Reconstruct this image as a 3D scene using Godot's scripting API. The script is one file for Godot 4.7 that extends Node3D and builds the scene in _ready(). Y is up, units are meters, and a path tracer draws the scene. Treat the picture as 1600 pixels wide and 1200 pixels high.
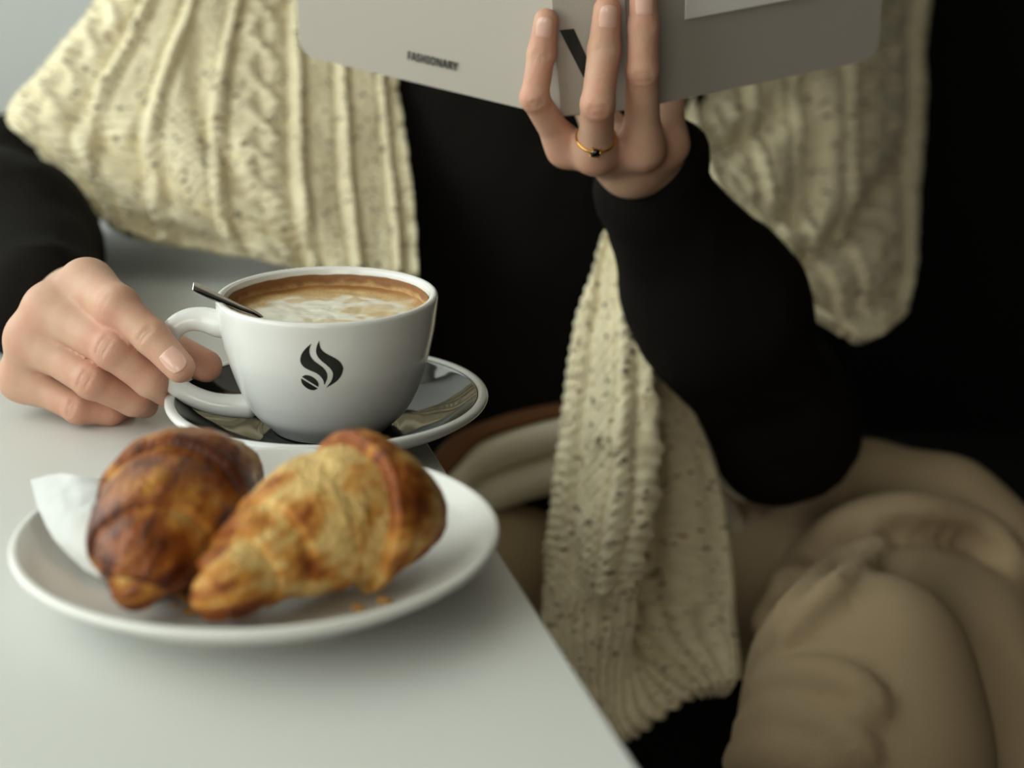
extends Node3D

const TABLE_Y := 0.75
const CUP := Vector3(-0.0905, 0.756, -0.9383)
const PLATE := Vector3(-0.1043, 0.75, -0.7559)
var rng := RandomNumberGenerator.new()
var noise := FastNoiseLite.new()
var fine := FastNoiseLite.new()
var M := {}
var taken := {}


func _ready() -> void:
	# camera, sky, window light, exposure
	var cam := Camera3D.new()
	cam.name = "camera"
	cam.position = Vector3(0, 1.0804, 0)
	cam.rotation_degrees = Vector3(-17.88, 0, 0)
	cam.near = 0.05
	cam.far = 60.0
	var attr := CameraAttributesPhysical.new()
	attr.frustum_focal_length = 62.0
	attr.frustum_focus_distance = 0.965
	attr.frustum_near = 0.05
	attr.frustum_far = 60.0
	attr.exposure_aperture = 4.0
	cam.attributes = attr
	add_child(cam)
	var env := Environment.new()
	env.background_mode = Environment.BG_SKY
	var sky := Sky.new()
	var sm := ProceduralSkyMaterial.new()
	sm.sky_top_color = Color(0.70, 0.76, 0.80)
	sm.sky_horizon_color = Color(0.80, 0.84, 0.85)
	sm.ground_bottom_color = Color(0.25, 0.25, 0.24)
	sm.ground_horizon_color = Color(0.55, 0.56, 0.55)
	sky.sky_material = sm
	env.sky = sky
	env.tonemap_mode = Environment.TONE_MAPPER_LINEAR
	env.tonemap_exposure = 2.1
	env.sdfgi_enabled = true
	env.ssao_enabled = true
	env.ssil_enabled = true
	var we := WorldEnvironment.new()
	we.name = "world_environment"
	we.environment = env
	add_child(we)
	var al := AreaLight3D.new()
	al.name = "window_daylight"
	al.area_size = Vector2(4.1, 1.75)
	al.light_energy = 2.95
	al.light_color = Color(0.98, 1.0, 0.945)
	al.area_range = 12.0
	al.area_attenuation = 2.0
	al.shadow_enabled = true
	al.position = Vector3(-1.58, 1.80, -0.5)
	al.rotation_degrees = Vector3(0, -90, 0)
	add_child(al)
	var fl := AreaLight3D.new()
	fl.name = "front_window_daylight"
	fl.area_size = Vector2(1.5, 1.2)
	fl.light_energy = 1.1
	fl.light_color = Color(1.0, 0.94, 0.83)
	fl.area_range = 12.0
	fl.area_attenuation = 2.0
	fl.shadow_enabled = true
	fl.position = Vector3(-0.8, 1.55, 3.16)
	add_child(fl)

	rng.seed = 7
	noise.seed = 3
	noise.frequency = 1.0
	noise.fractal_octaves = 3
	fine.seed = 11
	fine.frequency = 1.0
	fine.fractal_octaves = 2
	make_materials()
	build_room()
	build_table()
	build_bench()
	build_person()
	build_bolster()
	build_saucer()
	build_cup()
	build_coffee()
	build_spoon()
	build_plate()
	build_napkin()
	build_croissants()
	build_book()


# ---------------------------------------------------------------- helpers
func tag(o: Node, label := "", category := "", group := "", kind := "") -> void:
	if label: o.set_meta("label", label)
	if category: o.set_meta("category", category)
	if group: o.set_meta("group", group)
	if kind: o.set_meta("kind", kind)


func numbered(called: String) -> String:
	if not taken.has(called):
		taken[called] = 0
		return called
	taken[called] += 1
	return "%s_%03d" % [called, taken[called]]


func thing(called: String, at: Vector3, label: String, category: String, group := "") -> Node3D:
	var o := Node3D.new()
	o.name = numbered(called)
	o.position = at
	add_child(o)
	tag(o, label, category, group)
	return o


# a mesh given in world coordinates, hung under a thing whose origin is at base
func part(parent: Node, called: String, mesh: Mesh, mat: Material, label := "") -> MeshInstance3D:
	var o := MeshInstance3D.new()
	o.name = called
	o.mesh = mesh
	o.material_override = mat
	parent.add_child(o, true)
	var up: Node = parent
	var off := Vector3.ZERO
	while up != self:
		off += (up as Node3D).position
		up = up.get_parent()
	o.position = -off
	if label: o.set_meta("label", label)
	return o


func mesh_of(v: PackedVector3Array, n: PackedVector3Array, idx: PackedInt32Array, col := PackedColorArray(), uv := PackedVector2Array()) -> ArrayMesh:
	var a := []
	a.resize(Mesh.ARRAY_MAX)
	a[Mesh.ARRAY_VERTEX] = v
	a[Mesh.ARRAY_NORMAL] = n
	a[Mesh.ARRAY_INDEX] = idx
	if col.size(): a[Mesh.ARRAY_COLOR] = col
	if uv.size(): a[Mesh.ARRAY_TEX_UV] = uv
	var m := ArrayMesh.new()
	m.add_surface_from_arrays(Mesh.PRIMITIVE_TRIANGLES, a)
	return m


# regular grid of (nv+1) x (nu+1) points to a smooth mesh; closed_u joins the last column to the first
func grid_mesh(pts: PackedVector3Array, nu: int, nv: int, closed_u := false, col := PackedColorArray(), uv := PackedVector2Array(), flip := false) -> ArrayMesh:
	var w := nu + 1
	var n := PackedVector3Array()
	n.resize(pts.size())
	for j in nv + 1:
		for i in w:
			var i0 := i - 1
			var i1 := i + 1
			if closed_u:
				if i0 < 0: i0 = nu - 1
				if i1 > nu: i1 = 1
			else:
				i0 = maxi(i0, 0)
				i1 = mini(i1, nu)
			var du := pts[j * w + i1] - pts[j * w + i0]
			var dv := pts[mini(j + 1, nv) * w + i] - pts[maxi(j - 1, 0) * w + i]
			var c := du.cross(dv)
			if c.length_squared() < 1e-18:
				var jj := clampi(j, 1, nv - 1)
				du = pts[jj * w + i1] - pts[jj * w + i0]
				c = du.cross(pts[mini(jj + 1, nv) * w + i] - pts[maxi(jj - 1, 0) * w + i])
			n[j * w + i] = (-c if flip else c).normalized()
	var idx := PackedInt32Array()
	for j in nv:
		for i in nu:
			var a := j * w + i
			if flip:
				idx.append_array(PackedInt32Array([a, a + 1, a + w, a + 1, a + w + 1, a + w]))
			else:
				idx.append_array(PackedInt32Array([a, a + w, a + 1, a + 1, a + w, a + w + 1]))
	return mesh_of(pts, n, idx, col, uv)


func spline(p: Array, t: float) -> Variant:
	var n := p.size() - 1
	var x := clampf(t, 0.0, 1.0) * n
	var i := mini(int(x), n - 1)
	var f := x - i
	var p0 = p[maxi(i - 1, 0)]
	var p1 = p[i]
	var p2 = p[i + 1]
	var p3 = p[mini(i + 2, n)]
	if i == 0: p0 = p1 * 2.0 - p2
	if i + 2 > n: p3 = p2 * 2.0 - p1
	return (p1 * 2.0 + (p2 - p0) * f + (p0 * 2.0 - p1 * 5.0 + p2 * 4.0 - p3) * f * f + (p1 * 3.0 - p0 - p2 * 3.0 + p3) * f * f * f) * 0.5


# lathe about the y axis through c; prof is a list of (radius, height)
func lathe(c: Vector3, prof: Array, steps: int, segs := 96) -> ArrayMesh:
	var pts := PackedVector3Array()
	for j in steps + 1:
		var q: Vector2 = spline(prof, float(j) / steps)
		for i in segs + 1:
			var a := TAU * i / segs
			pts.append(c + Vector3(cos(a) * maxf(q.x, 0.0), q.y, sin(a) * maxf(q.x, 0.0)))
	return grid_mesh(pts, segs, steps, true, PackedColorArray(), PackedVector2Array(), false)


# swept tube; radii are Vector2 (along side, along up); up is a hint
func tube(path: Array, radii: Array, up: Vector3, nlen := 40, nround := 20, caps := true) -> ArrayMesh:
	var pts := PackedVector3Array()
	for j in nlen + 1:
		var t := float(j) / nlen
		var shrink := 1.0
		if caps:
			if j == 0 or j == nlen: shrink = 0.0
			elif j == 1 or j == nlen - 1: shrink = 0.72
			t = clampf((float(j) - 1.0) / (nlen - 2.0), 0.0, 1.0)
			if j == 1: t = 0.0
			if j == 2: t = 0.006
		var c: Vector3 = spline(path, t)
		var d: Vector3 = ((spline(path, minf(t + 0.01, 1.0)) as Vector3) - (spline(path, maxf(t - 0.01, 0.0)) as Vector3)).normalized()
		var s := d.cross(up).normalized()
		var u := s.cross(d).normalized()
		var r: Vector2 = spline(radii, t)
		for i in nround + 1:
			var a := TAU * i / nround
			pts.append(c + (s * cos(a) * r.x + u * sin(a) * r.y) * shrink)
	return grid_mesh(pts, nround, nlen, true)


# box with chamfered edges, axes ax, ay, az (unit) and full sizes s
func box(st: SurfaceTool, c: Vector3, s: Vector3, b := 0.004, basis := Basis.IDENTITY) -> void:
	var h := s * 0.5
	var k := minf(b, minf(h.x, minf(h.y, h.z)) * 0.9)
	var face := func(q: Array) -> void:
		for t in [[0, 1, 2], [0, 2, 3]]:
			var p := []
			for i in t: p.append(c + basis * (q[i] as Vector3))
			var n: Vector3 = (p[1] - p[0]).cross(p[2] - p[0])
			var mid: Vector3 = (q[0] + q[2]) * 0.5
			if n.dot(basis * mid) > 0: p = [p[0], p[2], p[1]]
			for x in p: st.add_vertex(x)
	for s1 in [-1.0, 1.0]:
		face.call([Vector3(s1 * h.x, -h.y + k, -h.z + k), Vector3(s1 * h.x, h.y - k, -h.z + k), Vector3(s1 * h.x, h.y - k, h.z - k), Vector3(s1 * h.x, -h.y + k, h.z - k)])
		face.call([Vector3(-h.x + k, s1 * h.y, -h.z + k), Vector3(h.x - k, s1 * h.y, -h.z + k), Vector3(h.x - k, s1 * h.y, h.z - k), Vector3(-h.x + k, s1 * h.y, h.z - k)])
		face.call([Vector3(-h.x + k, -h.y + k, s1 * h.z), Vector3(h.x - k, -h.y + k, s1 * h.z), Vector3(h.x - k, h.y - k, s1 * h.z), Vector3(-h.x + k, h.y - k, s1 * h.z)])
		for s2 in [-1.0, 1.0]:
			face.call([Vector3(s1 * h.x, s2 * (h.y - k), -h.z + k), Vector3(s1 * (h.x - k), s2 * h.y, -h.z + k), Vector3(s1 * (h.x - k), s2 * h.y, h.z - k), Vector3(s1 * h.x, s2 * (h.y - k), h.z - k)])
			face.call([Vector3(s1 * h.x, -h.y + k, s2 * (h.z - k)), Vector3(s1 * (h.x - k), -h.y + k, s2 * h.z), Vector3(s1 * (h.x - k), h.y - k, s2 * h.z), Vector3(s1 * h.x, h.y - k, s2 * (h.z - k))])
			face.call([Vector3(-h.x + k, s1 * h.y, s2 * (h.z - k)), Vector3(-h.x + k, s1 * (h.y - k), s2 * h.z), Vector3(h.x - k, s1 * (h.y - k), s2 * h.z), Vector3(h.x - k, s1 * h.y, s2 * (h.z - k))])
			for s3 in [-1.0, 1.0]:
				var a := Vector3(s1 * h.x, s2 * (h.y - k), s3 * (h.z - k))
				var d := Vector3(s1 * (h.x - k), s2 * h.y, s3 * (h.z - k))
				var e := Vector3(s1 * (h.x - k), s2 * (h.y - k), s3 * h.z)
				face.call([a, d, e, e])


func boxes(list: Array, b := 0.004, basis := Basis.IDENTITY) -> ArrayMesh:
	var st := SurfaceTool.new()
	st.begin(Mesh.PRIMITIVE_TRIANGLES)
	st.set_smooth_group(-1)
	for q in list: box(st, q[0], q[1], b, basis)
	st.generate_normals()
	return st.commit()


# ---------------------------------------------------------------- signed distance fields
func field(lo: Vector3, hi: Vector3, cell: float) -> Dictionary:
	var n := Vector3i(((hi - lo) / cell).ceil()) + Vector3i.ONE
	var f := PackedFloat32Array()
	f.resize(n.x * n.y * n.z)
	f.fill(1.0)
	return {"lo": lo, "n": n, "c": cell, "f": f}


func bone(g: Dictionary, a: Vector3, b: Vector3, ra: float, rb: float, k: float, squash := 1.0, axis := Vector3.UP) -> void:
	var lo: Vector3 = g.lo
	var n: Vector3i = g.n
	var c: float = g.c
	var f: PackedFloat32Array = g.f
	var m := maxf(ra, rb) + k + 2.0 * c
	var i0 := Vector3i(((a.min(b) - Vector3.ONE * m - lo) / c).floor()).clamp(Vector3i.ZERO, n)
	var i1 := (Vector3i(((a.max(b) + Vector3.ONE * m - lo) / c).ceil()) + Vector3i.ONE).clamp(Vector3i.ZERO, n)
	var ba := b - a
	var inv := 1.0 / maxf(ba.length_squared(), 1e-9)
	var dr := rb - ra
	var sq := 1.0 / squash - 1.0
	for z in range(i0.z, i1.z):
		for y in range(i0.y, i1.y):
			var at := (z * n.y + y) * n.x
			for x in range(i0.x, i1.x):
				var pa := lo + Vector3(x, y, z) * c - a
				var t := clampf(pa.dot(ba) * inv, 0.0, 1.0)
				var off := pa - ba * t
				if sq != 0.0: off += axis * (off.dot(axis) * sq)
				var d := off.length() - ra - dr * t
				var e := f[at + x]
				var h := k - absf(d - e)
				if h > 0.0: f[at + x] = minf(d, e) - h * h / (4.0 * k)
				elif d < e: f[at + x] = d
	g.f = f


func merge(g: Dictionary, o: Dictionary, k: float) -> void:
	var f: PackedFloat32Array = g.f
	var q: PackedFloat32Array = o.f
	for i in f.size():
		var d := q[i]
		if d < 0.9:
			var e := f[i]
			var h := k - absf(d - e)
			if h > 0.0: f[i] = minf(d, e) - h * h / (4.0 * k)
			elif d < e: f[i] = d
	g.f = f


# surface nets: appends to out {v, n, i}
func nets(g: Dictionary, out: Dictionary) -> void:
	var lo: Vector3 = g.lo
	var n: Vector3i = g.n
	var c: float = g.c
	var f: PackedFloat32Array = g.f
	var sx := 1
	var sy := n.x
	var sz := n.x * n.y
	var cellv := PackedInt32Array()
	cellv.resize(f.size())
	cellv.fill(-1)
	var v: PackedVector3Array = out.v
	var nn: PackedVector3Array = out.n
	var idx: PackedInt32Array = out.i
	var lim := c * 1.8
	for z in n.z - 1:
		for y in n.y - 1:
			var row := z * sz + y * sy
			for x in n.x - 1:
				var p := row + x
				var f0 := f[p]
				if f0 > lim or f0 < -lim: continue
				var f1 := f[p + 1]
				var f2 := f[p + sy]
				var f3 := f[p + sy + 1]
				var f4 := f[p + sz]
				var f5 := f[p + sz + 1]
				var f6 := f[p + sz + sy]
				var f7 := f[p + sz + sy + 1]
				var k := int(f0 < 0) + int(f1 < 0) + int(f2 < 0) + int(f3 < 0) + int(f4 < 0) + int(f5 < 0) + int(f6 < 0) + int(f7 < 0)
				if k == 0 or k == 8: continue
				var s := Vector3.ZERO
				var q := 0
				if (f0 < 0) != (f1 < 0): s += Vector3(f0 / (f0 - f1), 0, 0); q += 1
				if (f2 < 0) != (f3 < 0): s += Vector3(f2 / (f2 - f3), 1, 0); q += 1
				if (f4 < 0) != (f5 < 0): s += Vector3(f4 / (f4 - f5), 0, 1); q += 1
				if (f6 < 0) != (f7 < 0): s += Vector3(f6 / (f6 - f7), 1, 1); q += 1
				if (f0 < 0) != (f2 < 0): s += Vector3(0, f0 / (f0 - f2), 0); q += 1
				if (f1 < 0) != (f3 < 0): s += Vector3(1, f1 / (f1 - f3), 0); q += 1
				if (f4 < 0) != (f6 < 0): s += Vector3(0, f4 / (f4 - f6), 1); q += 1
				if (f5 < 0) != (f7 < 0): s += Vector3(1, f5 / (f5 - f7), 1); q += 1
				if (f0 < 0) != (f4 < 0): s += Vector3(0, 0, f0 / (f0 - f4)); q += 1
				if (f1 < 0) != (f5 < 0): s += Vector3(1, 0, f1 / (f1 - f5)); q += 1
				if (f2 < 0) != (f6 < 0): s += Vector3(0, 1, f2 / (f2 - f6)); q += 1
				if (f3 < 0) != (f7 < 0): s += Vector3(1, 1, f3 / (f3 - f7)); q += 1
				s /= q
				cellv[p] = v.size()
				v.append(lo + (Vector3(x, y, z) + s) * c)
				nn.append(Vector3(f1 + f3 + f5 + f7 - f0 - f2 - f4 - f6, f2 + f3 + f6 + f7 - f0 - f1 - f4 - f5, f4 + f5 + f6 + f7 - f0 - f1 - f2 - f3).normalized())
				if x == 0 or y == 0 or z == 0: continue
				for e in 3:
					var fe := f1 if e == 0 else f2 if e == 1 else f4
					if (f0 < 0) == (fe < 0): continue
					var s1 := sy if e == 0 else sz if e == 1 else sx
					var s2 := sz if e == 0 else sx if e == 1 else sy
					var a := cellv[p]
					var b := cellv[p - s1]
					var d := cellv[p - s1 - s2]
					var h := cellv[p - s2]
					if a < 0 or b < 0 or d < 0 or h < 0: continue
					if f0 < 0: idx.append_array(PackedInt32Array([a, d, b, a, h, d]))
					else: idx.append_array(PackedInt32Array([a, b, d, a, d, h]))
	out.v = v
	out.n = nn
	out.i = idx


func smooth_normals(out: Dictionary) -> void:
	var v: PackedVector3Array = out.v
	var idx: PackedInt32Array = out.i
	var n := PackedVector3Array()
	n.resize(v.size())
	for t in range(0, idx.size(), 3):
		var c := (v[idx[t + 2]] - v[idx[t]]).cross(v[idx[t + 1]] - v[idx[t]])
		n[idx[t]] += c
		n[idx[t + 1]] += c
		n[idx[t + 2]] += c
	for i in n.size(): n[i] = n[i].normalized()
	out.n = n


# moves vertices along their normals: creases are [polyline, depth, width]
func crease(out: Dictionary, list: Array) -> void:
	var v: PackedVector3Array = out.v
	var n: PackedVector3Array = out.n
	for q in list:
		var line: Array = []
		for i in 25: line.append(spline(q[0], i / 24.0))
		var depth: float = q[1]
		var w: float = q[2]
		var lo: Vector3 = line[0]
		var hi: Vector3 = line[0]
		for p in line:
			lo = lo.min(p)
			hi = hi.max(p)
		lo -= Vector3.ONE * w * 3.0
		hi += Vector3.ONE * w * 3.0
		for i in v.size():
			var p := v[i]
			if p.x < lo.x or p.y < lo.y or p.z < lo.z or p.x > hi.x or p.y > hi.y or p.z > hi.z: continue
			var best := 1e9
			var at := 0.0
			for k in 24:
				var a: Vector3 = line[k]
				var ba: Vector3 = (line[k + 1] as Vector3) - a
				var t := clampf((p - a).dot(ba) / maxf(ba.length_squared(), 1e-12), 0.0, 1.0)
				var d := (p - a - ba * t).length_squared()
				if d < best:
					best = d
					at = (k + t) / 24.0
			var fade := smoothstep(0.0, 0.22, at) * smoothstep(1.0, 0.78, at)
			v[i] = p - n[i] * depth * fade * exp(-best / (w * w))
	out.v = v
	smooth_normals(out)


# ---------------------------------------------------------------- materials
func mat(c: Color, rough: float, spec := 0.5) -> StandardMaterial3D:
	var m := StandardMaterial3D.new()
	m.albedo_color = c
	m.roughness = rough
	m.metallic_specular = spec
	return m


func noise_tex(freq: float, oct: int, sd: int, ramp: Gradient = null, normal := false, strength := 4.0, size := 512) -> NoiseTexture2D:
	var t := NoiseTexture2D.new()
	t.width = size
	t.height = size
	t.seamless = true
	var f := FastNoiseLite.new()
	f.seed = sd
	f.frequency = freq
	f.fractal_octaves = oct
	t.noise = f
	if ramp: t.color_ramp = ramp
	if normal:
		t.as_normal_map = true
		t.bump_strength = strength
	return t


func ramp(a: Color, b: Color) -> Gradient:
	var g := Gradient.new()
	g.set_color(0, a)
	g.set_color(1, b)
	return g


func make_materials() -> void:
	M.wall = mat(Color(0.87, 0.885, 0.88), 0.9)
	M.dark_wall = mat(Color(0.10, 0.085, 0.075), 0.85, 0.3)
	M.ceiling = mat(Color(0.82, 0.81, 0.79), 0.95)
	M.front_wall = mat(Color(0.86, 0.84, 0.80), 0.95)
	M.floor = mat(Color(0.16, 0.13, 0.11), 0.7)
	M.table = mat(Color(0.83, 0.835, 0.825), 0.42, 0.4)
	M.table.roughness_texture = noise_tex(0.02, 4, 5, ramp(Color(0.85, 0.85, 0.85), Color(1, 1, 1)))
	M.table.uv1_triplanar = true
	M.table.uv1_scale = Vector3.ONE * 2.0
	M.metal_dark = mat(Color(0.1, 0.1, 0.1), 0.5)
	M.china = mat(Color(0.87, 0.875, 0.87), 0.16, 0.5)
	M.plate = mat(Color(0.88, 0.88, 0.865), 0.25, 0.5)
	M.glaze = mat(Color(0.085, 0.09, 0.08), 0.07, 0.6)
	M.print = mat(Color(0.12, 0.12, 0.105), 0.3)
	M.steel = mat(Color(0.75, 0.74, 0.72), 0.16)
	M.steel.metallic = 1.0
	M.gold = mat(Color(0.85, 0.66, 0.33), 0.2)
	M.gold.metallic = 1.0
	M.stone = mat(Color(0.02, 0.02, 0.02), 0.05, 0.8)
	M.skin = mat(Color(1, 1, 1), 0.5, 0.4)
	M.skin.vertex_color_use_as_albedo = true
	M.skin.subsurf_scatter_enabled = true
	M.skin.subsurf_scatter_strength = 0.12
	M.skin.heightmap_enabled = true
	M.skin.heightmap_texture = noise_tex(0.12, 3, 21)
	M.skin.heightmap_scale = 0.012
	M.skin.uv1_triplanar = true
	M.skin.uv1_scale = Vector3.ONE * 14.0
	M.nail = mat(Color(0.85, 0.68, 0.62), 0.22, 0.6)
	M.top = mat(Color(0.085, 0.075, 0.07), 0.95, 0.2)
	M.trousers = mat(Color(0.68, 0.60, 0.49), 0.92, 0.2)
	M.trousers.heightmap_enabled = true
	M.trousers.heightmap_texture = noise_tex(0.25, 2, 8)
	M.trousers.heightmap_scale = 0.05
	M.trousers.uv1_triplanar = true
	M.trousers.uv1_scale = Vector3.ONE * 5.0
	M.wool = mat(Color(1, 1, 1), 0.95, 0.2)
	M.wool.albedo_texture = wool_image()
	M.wool.rim_enabled = true
	M.wool.rim = 0.3
	M.hair = mat(Color(0.16, 0.10, 0.07), 0.6)
	M.cream = mat(Color(0.90, 0.87, 0.79), 0.8)
	M.tan = mat(Color(0.40, 0.26, 0.16), 0.75, 0.3)
	M.bench = mat(Color(0.05, 0.045, 0.042), 0.9, 0.2)
	M.cover_board = mat(Color(0.67, 0.645, 0.615), 0.75, 0.3)
	M.cover_board.heightmap_enabled = true
	M.cover_board.heightmap_texture = noise_tex(0.3, 2, 9)
	M.cover_board.heightmap_scale = 0.01
	M.cover_board.uv1_triplanar = true
	M.cover_board.uv1_scale = Vector3.ONE * 6.0
	M.paper = mat(Color(0.90, 0.89, 0.86), 0.9)
	M.label = mat(Color(0.95, 0.94, 0.95), 0.6)
	M.tissue = mat(Color(0.88, 0.89, 0.89), 0.95, 0.2)
	M.tissue.backlight_enabled = true
	M.tissue.backlight = Color(0.6, 0.6, 0.6)
	M.pastry = mat(Color(1, 1, 1), 0.52, 0.35)
	M.pastry.vertex_color_use_as_albedo = true
	M.pastry.heightmap_enabled = true
	M.pastry.heightmap_texture = noise_tex(0.05, 4, 31)
	M.pastry.heightmap_scale = 0.12
	M.pastry.uv1_triplanar = true
	M.pastry.uv1_scale = Vector3.ONE * 12.0
	M.glazed_pastry = M.pastry.duplicate()
	M.glazed_pastry.roughness = 0.36
	M.glazed_pastry.clearcoat_enabled = true
	M.glazed_pastry.clearcoat = 0.12
	M.glazed_pastry.clearcoat_roughness = 0.28
	M.coffee = mat(Color(1, 1, 1), 0.3, 0.5)
	M.coffee.albedo_texture = coffee_image()
	M.crema = mat(Color(1, 1, 1), 0.4, 0.4)
	M.crema.vertex_color_use_as_albedo = true
	M.glass = mat(Color(0.95, 1.0, 1.0, 0.06), 0.02)
	M.glass.transparency = BaseMaterial3D.TRANSPARENCY_ALPHA


func wool_image() -> ImageTexture:
	var im := Image.create(512, 512, false, Image.FORMAT_RGB8)
	var base := Color(0.895, 0.855, 0.735)
	for y in 512:
		for x in 512:
			var k := noise.get_noise_2d(x * 0.035, y * 0.035) * 0.05 + fine.get_noise_2d(x * 0.4, y * 0.4) * 0.05
			im.set_pixel(x, y, Color(base.r + k, base.g + k, base.b + k * 0.9))
	var tints := [Color(0.30, 0.25, 0.20), Color(0.42, 0.40, 0.34), Color(0.50, 0.38, 0.28), Color(0.22, 0.20, 0.19)]
	for i in 420:
		var cx := rng.randi_range(6, 505)
		var cy := rng.randi_range(6, 505)
		var r := rng.randf_range(1.2, 4.6)
		var t: Color = tints[rng.randi() % 4]
		for y in range(-5, 6):
			for x in range(-5, 6):
				if Vector2(x, y * 1.3).length() < r + rng.randf_range(-0.8, 0.5):
					im.set_pixel(cx + x, cy + y, im.get_pixel(cx + x, cy + y).lerp(t, 0.75))
	for i in 46:
		var cx := rng.randi_range(10, 500)
		var cy := rng.randi_range(10, 500)
		var r := rng.randf_range(4.0, 7.5)
		var t: Color = tints[rng.randi() % 4]
		for y in range(-9, 10):
			for x in range(-9, 10):
				if Vector2(x, y * 1.4).length() < r + 3.0 * fine.get_noise_2d((cx + x) * 0.25, (cy + y) * 0.25):
					im.set_pixel(cx + x, cy + y, im.get_pixel(cx + x, cy + y).lerp(t, 0.6))
	return ImageTexture.create_from_image(im)


func coffee_image() -> ImageTexture:
	var im := Image.create(512, 512, false, Image.FORMAT_RGB8)
	var foam := Color(0.90, 0.88, 0.82)
	var tan_ := Color(0.80, 0.68, 0.48)
	var brown := Color(0.60, 0.40, 0.22)
	for y in 512:
		for x in 512:
			var p := Vector2(x - 256, y - 256) / 256.0
			var w := Vector2(noise.get_noise_2d(p.x * 1.1, p.y * 1.1), noise.get_noise_2d(p.x * 1.1 + 9.0, p.y * 1.1 + 4.0)) * 0.26
			var q := p + w
			var r := p.length()
			# pale foam pool with swirled tongues of crema
			var pool := smoothstep(0.86, 0.70, Vector2(q.x * 0.92, (q.y - 0.16) * 0.95).length())
			var swirl := smoothstep(0.12, 0.42, noise.get_noise_2d(q.x * 1.3 + 3.0, q.y * 1.5 + 1.0))
			var tongue := smoothstep(0.24, 0.10, Vector2((q.x - 0.52) * 0.8, (q.y + 0.05) * 1.4).length())
			var heart := smoothstep(0.27, 0.12, Vector2(q.x * 0.7, (q.y - 0.45) * 1.2).length())
			var c := brown.lerp(tan_, smoothstep(1.0, 0.82, r + w.x * 0.3))
			c = c.lerp(foam, pool * (1.0 - 0.75 * swirl) * (1.0 - 0.6 * tongue) * (1.0 - 0.5 * heart))
			c = c.lerp(brown, 0.55 * smoothstep(0.30, 0.42, fine.get_noise_2d(p.x * 30.0, p.y * 30.0)) * (1.0 - pool))
			im.set_pixel(x, y, c)
	return ImageTexture.create_from_image(im)


# ---------------------------------------------------------------- the room
func structure(called: String, mesh: Mesh, m: Material) -> MeshInstance3D:
	var o := part(self, called, mesh, m)
	tag(o, "", "", "", "structure")
	return o


func build_room() -> void:
	tag(structure("floor", boxes([[Vector3(0.37, -0.05, 0.2), Vector3(4.5, 0.1, 6.2)]], 0.001), M.floor), "dark brown cafe floor under the white table", "floor", "", "structure")
	tag(structure("ceiling", boxes([[Vector3(0.37, 2.85, 0.2), Vector3(4.5, 0.1, 6.2)]], 0.001), M.ceiling), "plain ceiling above the cafe table", "ceiling", "", "structure")
	tag(structure("wall_back", boxes([[Vector3(0.37, 1.4, -2.75), Vector3(4.5, 2.8, 0.1)]], 0.001), M.wall), "pale grey wall far behind the knitted shoulder", "wall", "", "structure")
	tag(structure("wall_right", boxes([[Vector3(2.55, 1.4, 0.2), Vector3(0.1, 2.8, 5.8)]], 0.001), M.dark_wall), "dark wall on the right side of the cafe", "wall", "", "structure")
	tag(structure("wall_middle", boxes([[Vector3(1.3, 1.4, -1.98), Vector3(2.4, 2.8, 0.1)]], 0.002), M.dark_wall), "near-black partition wall behind the seated person", "wall", "", "structure")
	tag(structure("wall_front", boxes([
		[Vector3(0.37, 0.45, 3.25), Vector3(4.5, 0.9, 0.1)], [Vector3(0.37, 2.5, 3.25), Vector3(4.5, 0.6, 0.1)],
		[Vector3(-1.74, 1.55, 3.25), Vector3(0.28, 1.3, 0.1)], [Vector3(1.31, 1.55, 3.25), Vector3(2.62, 1.3, 0.1)]], 0.001), M.front_wall), "pale wall facing the seated person", "wall", "", "structure")
	# left wall with the window opening z -2.6..1.6, y 0.9..2.72
	tag(structure("wall_left", boxes([
		[Vector3(-1.75, 0.45, 0.25), Vector3(0.2, 0.9, 5.9)], [Vector3(-1.75, 2.76, 0.25), Vector3(0.2, 0.08, 5.9)],
		[Vector3(-1.75, 1.81, -2.65), Vector3(0.2, 1.82, 0.1)], [Vector3(-1.75, 1.81, 2.4), Vector3(0.2, 1.82, 1.6)]], 0.001), M.wall), "pale wall holding the large daylight window", "wall", "", "structure")
	var w := thing("window_1", Vector3(-1.75, 0.9, -0.5), "large window in the pale left wall lighting the table", "window")
	w.set_meta("kind", "structure")
	var bars := [[Vector3(-1.75, 0.92, -0.5), Vector3(0.06, 0.04, 4.2)], [Vector3(-1.75, 2.70, -0.5), Vector3(0.06, 0.04, 4.2)]]
	for k in 4: bars.append([Vector3(-1.75, 1.81, -2.58 + 1.387 * k), Vector3(0.06, 1.74, 0.04)])
	part(w, "window_frame", boxes(bars, 0.004), M.wall)
	var w2 := thing("window_2", Vector3(-0.8, 0.9, 3.25), "smaller window in the wall facing the seated person", "window")
	w2.set_meta("kind", "structure")
	part(w2, "window_frame", boxes([[Vector3(-0.8, 0.92, 3.25), Vector3(1.6, 0.04, 0.06)], [Vector3(-0.8, 2.18, 3.25), Vector3(1.6, 0.04, 0.06)],
		[Vector3(-1.58, 1.55, 3.25), Vector3(0.04, 1.22, 0.06)], [Vector3(-0.02, 1.55, 3.25), Vector3(0.04, 1.22, 0.06)], [Vector3(-0.8, 1.55, 3.25), Vector3(0.04, 1.22, 0.06)]], 0.004), M.wall)
	for k in 2: part(w2, "pane", boxes([[Vector3(-1.19 + 0.78 * k, 1.55, 3.25), Vector3(0.74, 1.22, 0.005)]], 0.0005), M.glass)
	for k in 3:
		part(w, "pane", boxes([[Vector3(-1.75, 1.81, -1.887 + 1.387 * k), Vector3(0.005, 1.74, 1.34)]], 0.0005), M.glass)


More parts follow.
